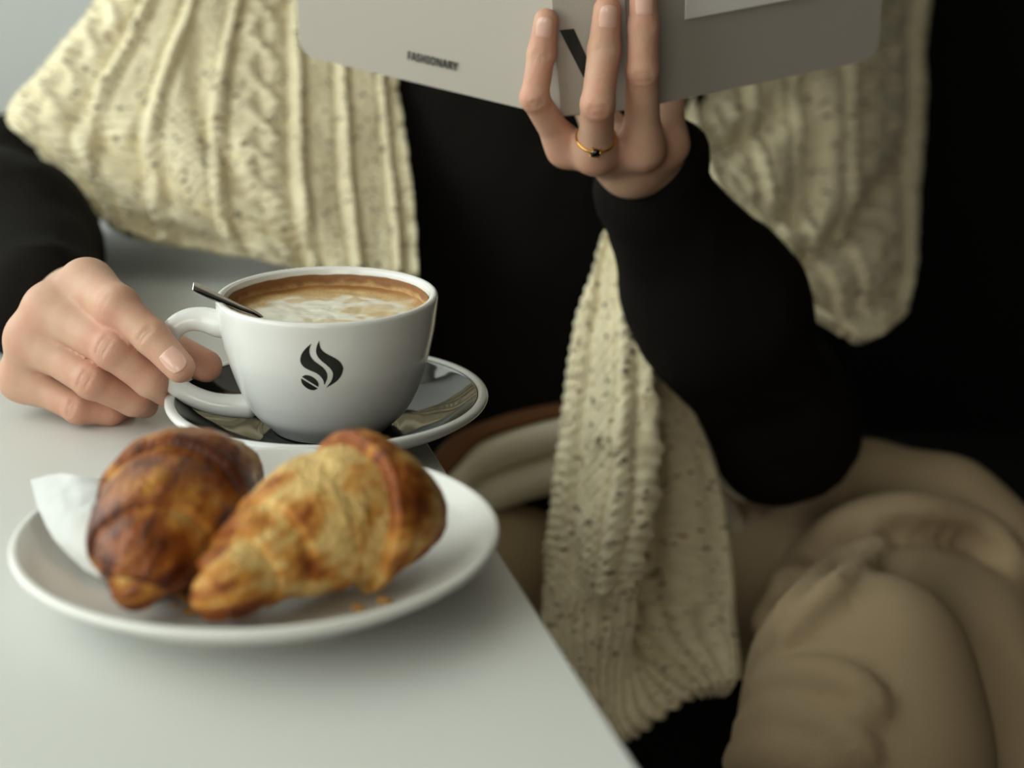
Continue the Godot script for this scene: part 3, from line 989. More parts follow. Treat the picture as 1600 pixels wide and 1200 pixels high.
func build_person() -> void:
	var t := thing("person", Vector3(0.05, 0.455, -1.5), "seated person in black top, cream knit wrap and beige trousers, holding cup and book", "person")
	var out := {"v": PackedVector3Array(), "n": PackedVector3Array(), "i": PackedInt32Array()}
	# --- right hand on the cup handle
	var wrist := Vector3(-0.2433, 0.7819, -1.0490)
	var idx := [Vector3(-0.2151, 0.8187, -0.9705), Vector3(-0.1939, 0.8167, -0.9405), Vector3(-0.1756, 0.8052, -0.9273), Vector3(-0.1612, 0.7924, -0.9190)]
	var mid := [Vector3(-0.2332, 0.8073, -0.9668), Vector3(-0.1961, 0.7972, -0.9342), Vector3(-0.1787, 0.7813, -0.9353), Vector3(-0.1735, 0.7697, -0.9505)]
	var rin := [Vector3(-0.2444, 0.7920, -0.9682), Vector3(-0.2089, 0.7792, -0.9399), Vector3(-0.1906, 0.7666, -0.9474), Vector3(-0.1881, 0.7585, -0.9637)]
	var pin := [Vector3(-0.2519, 0.7698, -0.9737), Vector3(-0.2198, 0.7604, -0.9528), Vector3(-0.2046, 0.7570, -0.9569), Vector3(-0.2008, 0.7522, -0.9701)]
	var thb := [Vector3(-0.2325, 0.7973, -1.0225), Vector3(-0.2047, 0.7936, -0.9919), Vector3(-0.1755, 0.7891, -0.9610), Vector3(-0.1533, 0.7838, -0.9487)]
	var lo := Vector3(-0.300, 0.745, -1.115)
	var hi := Vector3(-0.130, 0.862, -0.900)
	var g := field(lo, hi, 0.00125)
	for q in [[idx, 0.0120], [mid, 0.0118], [rin, 0.0110], [pin, 0.0102]]:
		bone(g, wrist, q[0][0], 0.015, q[1], 0.012)
		bone(g, q[0][0], (q[0][0] as Vector3).lerp(q[0][1], 0.28), q[1], q[1] * 0.88, 0.008)
	bone(g, idx[0], idx[1], 0.0114, 0.0098, 0.006)
	bone(g, wrist, thb[0], 0.017, 0.015, 0.012)
	bone(g, thb[0], thb[1], 0.015, 0.0125, 0.012)
	bone(g, idx[0], mid[0], 0.0095, 0.0095, 0.010)
	bone(g, mid[0], rin[0], 0.0095, 0.009, 0.010)
	bone(g, rin[0], pin[0], 0.009, 0.0085, 0.010)
	bone(g, wrist, wrist + (wrist - (mid[0] as Vector3)).normalized() * 0.03 + Vector3(0, 0.004, -0.01), 0.019, 0.018, 0.012)
	var fg := field(lo, hi, 0.00125)
	finger(g, fg, idx, [0.0115, 0.0096, 0.0088, 0.0076])
	finger(g, fg, mid, [0.0113, 0.0103, 0.0092, 0.0080])
	finger(g, fg, rin, [0.0106, 0.0093, 0.0083, 0.0072])
	finger(g, fg, pin, [0.0094, 0.0079, 0.0071, 0.0062])
	finger(g, fg, [thb[1], thb[2], thb[3]], [0.0122, 0.0104, 0.0082])
	merge(g, fg, 0.006)
	nets(g, out)
	# --- left hand holding the book by its spine
	var wr2 := Vector3(0.0815, 0.8552, -1.1021)
	var idx2 := [Vector3(0.0839, 0.8741, -1.0630), Vector3(0.0873, 0.8946, -1.0959), Vector3(0.0858, 0.9144, -1.1107), Vector3(0.0840, 0.9296, -1.1114)]
	var mid2 := [Vector3(0.0691, 0.8757, -1.0425), Vector3(0.0673, 0.9204, -1.0222), Vector3(0.0673, 0.9435, -1.0203), Vector3(0.0669, 0.9612, -1.0186)]
	var rin2 := [Vector3(0.0440, 0.8741, -1.0367), Vector3(0.0439, 0.9048, -1.0109), Vector3(0.0472, 0.9311, -1.0205), Vector3(0.0485, 0.9521, -1.0188)]
	var pin2 := [Vector3(0.0286, 0.8755, -1.0435), Vector3(0.0116, 0.9059, -1.0239), Vector3(0.0152, 0.9282, -1.0269), Vector3(0.0174, 0.9455, -1.0251)]
	var thb2 := [Vector3(0.0650, 0.8588, -1.0738), Vector3(0.0518, 0.8746, -1.0978), Vector3(0.0387, 0.8994, -1.1101), Vector3(0.0326, 0.9200, -1.1041)]
	var lo2 := Vector3(0.0, 0.84, -1.16)
	var hi2 := Vector3(0.13, 1.01, -0.95)
	var g2 := field(lo2, hi2, 0.0016)
	for q in [[idx2, 0.0108], [mid2, 0.0108], [rin2, 0.0100], [pin2, 0.0088]]:
		bone(g2, wr2, q[0][0], 0.015, q[1], 0.010)
		bone(g2, q[0][0], (q[0][0] as Vector3).lerp(q[0][1], 0.2), q[1], q[1] * 0.9, 0.007)
	bone(g2, wr2, thb2[0], 0.016, 0.014, 0.010)
	bone(g2, thb2[0], thb2[1], 0.014, 0.012, 0.010)
	bone(g2, wr2, wr2 + (wr2 - (mid2[0] as Vector3)).normalized() * 0.02, 0.020, 0.020, 0.010)
	var fg2 := field(lo2, hi2, 0.0016)
	finger(g2, fg2, idx2, [0.0100, 0.0086, 0.0074, 0.0062])
	finger(g2, fg2, mid2, [0.0102, 0.0084, 0.0081, 0.0071])
	finger(g2, fg2, rin2, [0.0098, 0.0086, 0.0084, 0.0071])
	finger(g2, fg2, pin2, [0.0084, 0.0073, 0.0073, 0.0063])
	finger(g2, fg2, [thb2[1], thb2[2], thb2[3]], [0.0118, 0.0102, 0.0082])
	merge(g2, fg2, 0.005)
	nets(g2, out)
	smooth_normals(out)
	var lines := []
	for q in [[idx, 1, 0.0099, 3], [idx, 2, 0.0090, 2], [mid, 1, 0.0103, 3], [rin, 1, 0.0093, 3], [pin, 1, 0.0079, 2], [rin2, 1, 0.0089, 3], [rin2, 2, 0.0080, 2], [mid2, 1, 0.0082, 3], [pin2, 1, 0.0076, 2], [mid2, 2, 0.0074, 2], [pin2, 2, 0.0071, 2]]:
		var jt: Vector3 = q[0][q[1]]
		var fd := ((q[0][q[1] + 1] as Vector3) - (q[0][q[1] - 1] as Vector3)).normalized()
		var nv := (Vector3(0.0, 0.25, 1.0) - fd * Vector3(0.0, 0.25, 1.0).dot(fd)).normalized()
		var sv := fd.cross(nv)
		for k in q[3]:
			var off: float = (k - (q[3] - 1) * 0.5) * 0.0023
			var pl := []
			for m in 5:
				var an: float = (m - 2) * 0.36
				pl.append(jt + fd * (off * (1.0 - 0.12 * absf(m - 2.0))) + (nv * cos(an) + sv * sin(an)) * q[2] * 1.05)
			lines.append([pl, 0.0008, 0.0010])
	crease(out, lines)
	# --- the rest of the body, inside the clothes, and the head above the frame
	var neck := Vector3(0.025, 1.05, -1.56)
	var head := Vector3(0.02, 1.235, -1.50)
	var chest := Vector3(0.025, 0.90, -1.55)
	var hip := Vector3(0.06, 0.56, -1.53)
	var rs := Vector3(-0.13, 1.0, -1.56)
	var ls := Vector3(0.19, 1.0, -1.66)
	var re := Vector3(-0.3596, 0.7812, -1.3062)
	var le := Vector3(0.1766, 0.6575, -1.2138)
	var gb := field(Vector3(-0.48, 0.40, -1.72), Vector3(0.50, 1.40, -0.98), 0.012)
	bone(gb, hip, chest, 0.085, 0.09, 0.03)
	bone(gb, chest, neck, 0.08, 0.05, 0.04)
	bone(gb, rs, ls, 0.045, 0.045, 0.03)
	bone(gb, rs, Vector3(-0.2602, 0.8302, -1.4008), 0.042, 0.034, 0.02)
	bone(gb, Vector3(-0.2602, 0.8302, -1.4008), re, 0.034, 0.034, 0.02)
	bone(gb, re, wrist, 0.033, 0.012, 0.015)
	bone(gb, ls, Vector3(0.2083, 0.7591, -1.4672), 0.034, 0.028, 0.01)
	bone(gb, Vector3(0.2083, 0.7591, -1.4672), le, 0.028, 0.030, 0.01)
	bone(gb, le, wr2, 0.031, 0.012, 0.015)
	bone(gb, hip + Vector3(0.07, -0.01, 0), Vector3(0.2601, 0.5384, -1.2857), 0.045, 0.03, 0.03)
	bone(gb, Vector3(0.2601, 0.5384, -1.2857), Vector3(0.2165, 0.5485, -1.1103), 0.03, 0.025, 0.02)
	bone(gb, hip + Vector3(-0.05, -0.01, 0), Vector3(-0.0263, 0.5334, -1.2526), 0.055, 0.045, 0.03)
	nets(gb, out)
	var gh := field(Vector3(-0.10, 1.02, -1.66), Vector3(0.14, 1.38, -1.36), 0.006)
	bone(gh, neck, head + Vector3(0, -0.05, -0.02), 0.052, 0.05, 0.03)
	bone(gh, head + Vector3(0, 0.03, -0.025), head + Vector3(0, 0.035, 0.02), 0.078, 0.072, 0.03)
	bone(gh, head + Vector3(0, -0.03, 0.03), head + Vector3(0, -0.085, 0.05), 0.055, 0.026, 0.03)
	bone(gh, head + Vector3(0, 0.0, 0.090), head + Vector3(0, -0.035, 0.108), 0.006, 0.011, 0.012)
	bone(gh, head + Vector3(-0.018, -0.064, 0.082), head + Vector3(0.018, -0.064, 0.082), 0.006, 0.006, 0.006)
	bone(gh, head + Vector3(-0.016, -0.074, 0.080), head + Vector3(0.016, -0.074, 0.080), 0.006, 0.006, 0.006)
	for s in [-1.0, 1.0]:
		bone(gh, head + Vector3(s * 0.031, 0.0, 0.076), head + Vector3(s * 0.033, 0.0, 0.076), 0.013, 0.013, 0.004)
		bone(gh, head + Vector3(s * 0.018, 0.022, 0.086), head + Vector3(s * 0.048, 0.022, 0.074), 0.006, 0.005, 0.010)
		bone(gh, head + Vector3(s * 0.074, 0.012, -0.015), head + Vector3(s * 0.072, -0.028, -0.005), 0.013, 0.009, 0.006)
	nets(gh, out)
	smooth_normals(out)
	# skin colour: knuckles and fingertips are redder skin
	var red := []
	for q in [idx, mid, rin, pin, idx2, mid2, rin2, pin2]:
		red.append([q[0], 0.013, 0.5])
		red.append([q[1], 0.011, 0.75])
		red.append([q[2], 0.008, 0.4])
		red.append([q[3], 0.010, 0.6])
	red.append([thb[3], 0.016, 1.0])
	var col := PackedColorArray()
	var vv: PackedVector3Array = out.v
	for p in vv:
		var k := 0.0
		for q in red:
			var e: float = (p - (q[0] as Vector3)).length_squared() / (q[1] * q[1] * 2.2)
			if e < 5.0: k += q[2] * exp(-e)
		k = clampf(k + 0.45 * noise.get_noise_3d(p.x * 60.0, p.y * 60.0, p.z * 60.0), 0.0, 1.0)
		col.append(Color(0.56, 0.365, 0.26).lerp(Color(0.54, 0.265, 0.19), k))
	part(t, "body", mesh_of(out.v, out.n, out.i, col), M.skin)
	nail(t, idx[3], idx[2], Vector3(0.12, 0.42, 1.0), 0.0076)
	nail(t, pin2[3], pin2[2], Vector3(-0.15, -0.3, 1.0), 0.0063)
	nail(t, rin2[3], rin2[2], Vector3(0.05, -0.3, 1.0), 0.0071)
	nail(t, mid2[3], mid2[2], Vector3(0.0, -0.3, 1.0), 0.0072, 0.75)
	# ring on the ring finger
	var ring := Node3D.new()
	ring.name = "finger_ring"
	t.add_child(ring, true)
	var ax: Vector3 = ((rin2[0] as Vector3) - (rin2[1] as Vector3)).normalized()
	var rc: Vector3 = (rin2[1] as Vector3).lerp(rin2[0], 0.66)
	var s1 := ax.cross(Vector3.UP).normalized()
	var s2 := s1.cross(ax).normalized()
	var loop := []
	for i in 25: loop.append(rc + (s1 * cos(TAU * i / 24.0) + s2 * sin(TAU * i / 24.0)) * 0.0101)
	var rp := PackedVector3Array()
	for i in 49:
		var c: Vector3 = spline(loop, i / 48.0)
		var rad := (c - rc).normalized()
		for j in 13: rp.append(c + (rad * cos(TAU * j / 12.0) + ax * sin(TAU * j / 12.0)) * 0.0008)
	part(ring, "band", grid_mesh(rp, 12, 48, true), M.gold, "thin gold band")
	var gd := (Vector3(-0.05, -0.35, 1.0) - ax * Vector3(-0.05, -0.35, 1.0).dot(ax)).normalized()
	var gc := rc + gd * 0.0108
	var gp := PackedVector3Array()
	for j in 9:
		for i in 17:
			var a := TAU * i / 16.0
			var b := PI * j / 8.0
			gp.append(gc + (Vector3(0.97, 0, 0.0) * cos(a) * sin(b) + gd.cross(Vector3.RIGHT) * sin(a) * sin(b) + gd * cos(b) * 0.7) * 0.0029)
	part(ring, "stone", grid_mesh(gp, 16, 8, true), M.stone, "small black stone")
	for k in 4:
		var a := TAU * k / 4.0 + 0.5
		var q := gc + (Vector3.RIGHT * cos(a) + gd.cross(Vector3.RIGHT) * sin(a)) * 0.0029
		part(ring, "claw", tube([q - gd * 0.002, q, q + gd * 0.0014], [Vector2(0.0006, 0.0006), Vector2(0.0006, 0.0006), Vector2(0.0005, 0.0005)], Vector3.RIGHT, 8, 8), M.gold)
	# hair
	var hr := {"v": PackedVector3Array(), "n": PackedVector3Array(), "i": PackedInt32Array()}
	var gr := field(Vector3(-0.12, 1.06, -1.72), Vector3(0.16, 1.40, -1.38), 0.007)
	bone(gr, head + Vector3(0, 0.045, -0.04), head + Vector3(0, 0.055, 0.005), 0.085, 0.078, 0.02)
	bone(gr, head + Vector3(0, 0.02, -0.07), head + Vector3(0, -0.06, -0.075), 0.065, 0.045, 0.03)
	bone(gr, head + Vector3(0, 0.03, -0.13), head + Vector3(0, 0.03, -0.135), 0.04, 0.04, 0.012)
	nets(gr, hr)
	smooth_normals(hr)
	part(t, "hair", mesh_of(hr.v, hr.n, hr.i), M.hair)
	# --- black top
	var tp := {"v": PackedVector3Array(), "n": PackedVector3Array(), "i": PackedInt32Array()}
	var gt := field(Vector3(-0.52, 0.56, -1.76), Vector3(0.42, 1.12, -1.00), 0.0095)
	bone(gt, Vector3(0.0240, 0.6046, -1.4121), Vector3(0.0163, 0.8364, -1.4396), 0.118, 0.125, 0.05)
	bone(gt, Vector3(-0.0097, 0.6383, -1.4335), Vector3(-0.0095, 0.8547, -1.4718), 0.10, 0.105, 0.04)
	bone(gt, Vector3(0.0629, 0.6199, -1.4276), Vector3(0.0612, 0.8563, -1.4618), 0.10, 0.105, 0.04)
	bone(gt, rs, ls, 0.062, 0.062, 0.05)
	bone(gt, rs, Vector3(-0.2602, 0.8302, -1.4008), 0.056, 0.046, 0.03)
	bone(gt, Vector3(-0.2602, 0.8302, -1.4008), re, 0.046, 0.05, 0.03)
	bone(gt, re, Vector3(-0.3167, 0.7789, -1.2004), 0.053, 0.056, 0.03)
	bone(gt, Vector3(-0.3167, 0.7789, -1.2004), Vector3(-0.2609, 0.7817, -1.0679), 0.056, 0.036, 0.03)
	bone(gt, ls, Vector3(0.2083, 0.7591, -1.4672), 0.042, 0.036, 0.012)
	bone(gt, Vector3(0.2083, 0.7591, -1.4672), le, 0.036, 0.042, 0.012)
	bone(gt, le, Vector3(0.1239, 0.7580, -1.1569), 0.042, 0.049, 0.03)
	bone(gt, Vector3(0.1239, 0.7580, -1.1569), Vector3(0.0777, 0.8419, -1.1062), 0.049, 0.030, 0.03)
	bone(gt, Vector3(0.0777, 0.8419, -1.1062), Vector3(0.0854, 0.8578, -1.0966), 0.030, 0.026, 0.01)
	nets(gt, tp)
	smooth_normals(tp)
	var tv: PackedVector3Array = tp.v
	var tn: PackedVector3Array = tp.n
	for i in tv.size():
		var p := tv[i]
		tv[i] = p + tn[i] * 0.004 * noise.get_noise_3d(p.x * 14.0, p.y * 14.0, p.z * 14.0)
	tp.v = tv
	crease(tp, [
		[[Vector3(0.1776, 0.7238, -1.1564), Vector3(0.1432, 0.7157, -1.1432), Vector3(0.1161, 0.7058, -1.1611)], 0.006, 0.010],
		[[Vector3(0.1920, 0.6845, -1.1752), Vector3(0.1574, 0.6871, -1.1550), Vector3(0.1320, 0.6788, -1.1734)], 0.006, 0.009],
		[[Vector3(-0.3185, 0.8117, -1.2268), Vector3(-0.2912, 0.8070, -1.1937), Vector3(-0.2693, 0.7943, -1.1791)], 0.006, 0.010],
		[[Vector3(-0.3097, 0.8004, -1.1706), Vector3(-0.2855, 0.7942, -1.1476), Vector3(-0.2703, 0.7869, -1.1452)], 0.005, 0.009]])
	part(t, "black_top", mesh_of(tp.v, tp.n, tp.i), M.top)
	# --- trousers
	var tr := {"v": PackedVector3Array(), "n": PackedVector3Array(), "i": PackedInt32Array()}
	var gq := field(Vector3(-0.20, 0.10, -1.66), Vector3(0.46, 0.70, -0.88), 0.0056)
	bone(gq, Vector3(0.0490, 0.5111, -1.4135), Vector3(0.2025, 0.5268, -1.3555), 0.080, 0.060, 0.04)
	bone(gq, Vector3(0.1681, 0.5619, -1.2933), Vector3(0.2448, 0.5783, -1.2881), 0.034, 0.040, 0.02)
	bone(gq, Vector3(0.2448, 0.5783, -1.2881), Vector3(0.2961, 0.5715, -1.2753), 0.040, 0.040, 0.02)
	bone(gq, Vector3(0.2961, 0.5715, -1.2753), Vector3(0.3266, 0.5532, -1.2484), 0.040, 0.036, 0.02)
	bone(gq, Vector3(0.1755, 0.5251, -1.2499), Vector3(0.3026, 0.5332, -1.2315), 0.060, 0.060, 0.04)
	bone(gq, Vector3(0.2516, 0.5615, -1.1986), Vector3(0.2204, 0.5560, -1.1127), 0.050, 0.045, 0.03)
	bone(gq, Vector3(0.1879, 0.5636, -1.0574), Vector3(0.2198, 0.5653, -1.0580), 0.043, 0.047, 0.02)
	bone(gq, Vector3(0.2029, 0.5618, -1.0568), Vector3(0.2049, 0.5201, -1.0329), 0.052, 0.066, 0.03)
	bone(gq, Vector3(0.2049, 0.5201, -1.0329), Vector3(0.2076, 0.4266, -1.0185), 0.070, 0.085, 0.03)
	bone(gq, Vector3(0.2900, 0.5167, -1.1579), Vector3(0.3117, 0.4601, -1.1186), 0.055, 0.070, 0.04)
	bone(gq, Vector3(0.1613, 0.5590, -1.1295), Vector3(0.1800, 0.5741, -1.1396), 0.014, 0.018, 0.015)
	bone(gq, Vector3(0.0281, 0.5195, -1.3426), Vector3(-0.0640, 0.5588, -1.1347), 0.070, 0.055, 0.04)
	bone(gq, Vector3(-0.0640, 0.5569, -1.1341), Vector3(-0.0655, 0.2079, -1.2421), 0.056, 0.040, 0.03)
	bone(gq, Vector3(0.2076, 0.4266, -1.0185), Vector3(0.2223, 0.2023, -1.0827), 0.085, 0.060, 0.03)
	for q in [
		[[Vector3(0.1669, 0.5816, -1.1274), Vector3(0.1928, 0.5728, -1.1956), Vector3(0.2173, 0.6012, -1.1810), Vector3(0.2560, 0.6095, -1.1822), Vector3(0.3019, 0.5941, -1.1994), Vector3(0.3261, 0.5747, -1.1848)], 0.0145, 0.008],
		[[Vector3(0.1439, 0.5818, -1.0409), Vector3(0.1619, 0.6061, -1.0512), Vector3(0.1990, 0.5945, -1.1343), Vector3(0.2237, 0.6049, -1.1527), Vector3(0.2303, 0.6055, -1.1469)], 0.0085, 0.004],
		[[Vector3(0.2300, 0.6054, -1.1452), Vector3(0.2189, 0.6025, -1.1236), Vector3(0.1885, 0.6174, -1.0546), Vector3(0.1688, 0.6069, -1.0371), Vector3(0.1547, 0.5901, -1.0276)], 0.0085, 0.004],
		[[Vector3(0.1388, 0.5633, -1.0289), Vector3(0.1616, 0.5820, -1.0091), Vector3(0.1862, 0.5842, -0.9951), Vector3(0.2012, 0.5756, -0.9827)], 0.0075, 0.010],
		[[Vector3(0.1325, 0.5410, -1.0248), Vector3(0.1538, 0.5637, -0.9982), Vector3(0.1793, 0.5645, -0.9785), Vector3(0.1925, 0.5544, -0.9662)], 0.0085, 0.010],
		[[Vector3(0.1295, 0.5189, -1.0236), Vector3(0.1496, 0.5454, -0.9878), Vector3(0.1751, 0.5471, -0.9687)], 0.009, 0.012]]:
		for k in 24:
			bone(gq, spline(q[0], k / 24.0), spline(q[0], (k + 1) / 24.0), q[1] * (0.6 + 0.4 * sin(PI * k / 24.0)), q[1] * (0.6 + 0.4 * sin(PI * (k + 1) / 24.0)), q[2])
	nets(gq, tr)
	smooth_normals(tr)
	crease(tr, [
		[[Vector3(0.1894, 0.5763, -1.2087), Vector3(0.2196, 0.6011, -1.2078), Vector3(0.2604, 0.6113, -1.2057), Vector3(0.3074, 0.5982, -1.2162), Vector3(0.3303, 0.5830, -1.2014)], 0.004, 0.008],
		[[Vector3(0.2004, 0.5868, -1.1730), Vector3(0.2192, 0.6034, -1.1562), Vector3(0.2545, 0.6060, -1.1627), Vector3(0.2958, 0.5908, -1.1805), Vector3(0.3197, 0.5732, -1.1716)], 0.012, 0.008],
		[[Vector3(0.2208, 0.6032, -1.2478), Vector3(0.2229, 0.6017, -1.2257), Vector3(0.2235, 0.6039, -1.1917)], 0.007, 0.006]])
	part(t, "trousers", mesh_of(tr.v, tr.n, tr.i), M.trousers)
	build_wrap(t)


# height in metres of the knitted fabric at (a across, b along); kind chooses the arrangement of columns
func knit(kind: int, a: float, b: float) -> float:
	var h := 0.0
	if kind == 2:   # rib hem
		h = 0.0036 * (absf(cos(PI * a / 0.0078)) - 0.5) + 0.0004 * sin(TAU * b / 0.005)
		return h
	var moss := 0.0007 * sin(TAU * a / 0.0075) * sin(TAU * b / 0.0062)
	var garter := 0.0009 * sin(TAU * b / 0.0055)
	# column pattern repeats every 0.11 m: ridge, plait, ridge, garter, ridge, moss
	var w := 0.112
	var x := fposmod(a, w)
	for c in [0.006, 0.052, 0.084]:
		h += 0.0042 * exp(-pow((x - c) / 0.0034, 2.0)) * (1.0 + 0.15 * sin(TAU * b / 0.008))
		h -= 0.0020 * exp(-pow((x - c - 0.0068) / 0.0026, 2.0)) + 0.0020 * exp(-pow((x - c + 0.0068) / 0.0026, 2.0))
	if x > 0.011 and x < 0.047:
		# plait of two strands crossing, with leaf shaped loops
		var y := (x - 0.029) / 0.016
		var ph := TAU * b / 0.044
		var s1 := sin(ph) * 0.5
		var s2 := -s1
		var e1 := exp(-pow((y - s1) / 0.34, 2.0)) * (0.75 + 0.25 * cos(ph))
		var e2 := exp(-pow((y - s2) / 0.34, 2.0)) * (0.75 - 0.25 * cos(ph))
		h += 0.0044 * maxf(e1, e2) + 0.0008 * sin(TAU * (b / 0.0075 + absf(y) * 0.5)) - 0.0012
	elif x > 0.057 and x < 0.079:
		h += garter
	else:
		h += moss
	return h


func tri_index(nu: int, nv: int) -> PackedInt32Array:
	var idx := PackedInt32Array()
	for j in nv:
		for i in nu:
			var a := j * (nu + 1) + i
			idx.append_array(PackedInt32Array([a, a + 1, a + nu + 1, a + 1, a + nu + 2, a + nu + 1]))
	return idx


func cloth(net: Array, nu: int, nv: int, wide: float, long: float, a0: float, pattern: Callable, folds: Array, thick := 0.005) -> ArrayMesh:
	var pts := PackedVector3Array()
	var uv := PackedVector2Array()
	var cols := []
	for i in nu + 1:
		var c := []
		for r in net: c.append(spline(r, float(i) / nu))
		cols.append(c)
	for j in nv + 1:
		for i in nu + 1:
			pts.append(spline(cols[i], float(j) / nv))
			uv.append(Vector2(float(i) / nu * wide, float(j) / nv * long) / 0.16)
	var w := nu + 1
	var nor := PackedVector3Array()
	nor.resize(pts.size())
	for j in nv + 1:
		for i in w:
			nor[j * w + i] = (pts[j * w + mini(i + 1, nu)] - pts[j * w + maxi(i - 1, 0)]).cross(pts[maxi(j - 1, 0) * w + i] - pts[mini(j + 1, nv) * w + i]).normalized()
	var out := {"v": pts, "n": nor, "i": tri_index(nu, nv)}
	if folds.size():
		var lines := []
		for q in folds:
			var pl := []
			for c in q[0]: pl.append(net_point(net, c.x, c.y))
			lines.append([pl, q[1], q[2]])
		crease(out, lines)
		nor = out.n
		pts = out.v
	var backs := PackedVector3Array()
	for j in nv + 1:
		for i in w:
			var k := j * w + i
			var a := a0 + float(i) / nu * wide
			var b := float(j) / nv * long
			backs.append(pts[k] - nor[k] * thick)
			pts[k] += nor[k] * (pattern.call(a, b) as float)
			pts[k] += nor[k] * 0.003 * noise.get_noise_2d(a * 22.0, b * 22.0)
	# front, back and a rolled rim joining them, as one closed strip in u
	var full := PackedVector3Array()
	var fuv := PackedVector2Array()
	for j in nv + 1:
		for i in w:
			full.append(pts[j * w + i])
			fuv.append(uv[j * w + i])
		for i in range(nu, -1, -1):
			full.append(backs[j * w + i])
			fuv.append(uv[j * w + i])
		full.append(pts[j * w])
		fuv.append(uv[j * w])
	var rows := PackedVector3Array()
	var ruv := PackedVector2Array()
	var fw := 2 * w + 1
	for j in [0, nv]:
		for i in fw:
			var ii := i if i < w else 2 * w - 1 - i
			ii = clampi(ii, 0, nu)
			var mid := (pts[j * w + ii] + backs[j * w + ii]) * 0.5
			if j == 0:
				rows.append(mid)
				ruv.append(uv[j * w + ii])
			else:
				full.append(mid)
				fuv.append(uv[j * w + ii])
	rows.append_array(full)
	ruv.append_array(fuv)
	return grid_mesh(rows, fw - 1, nv + 2, true, PackedColorArray(), ruv, true)


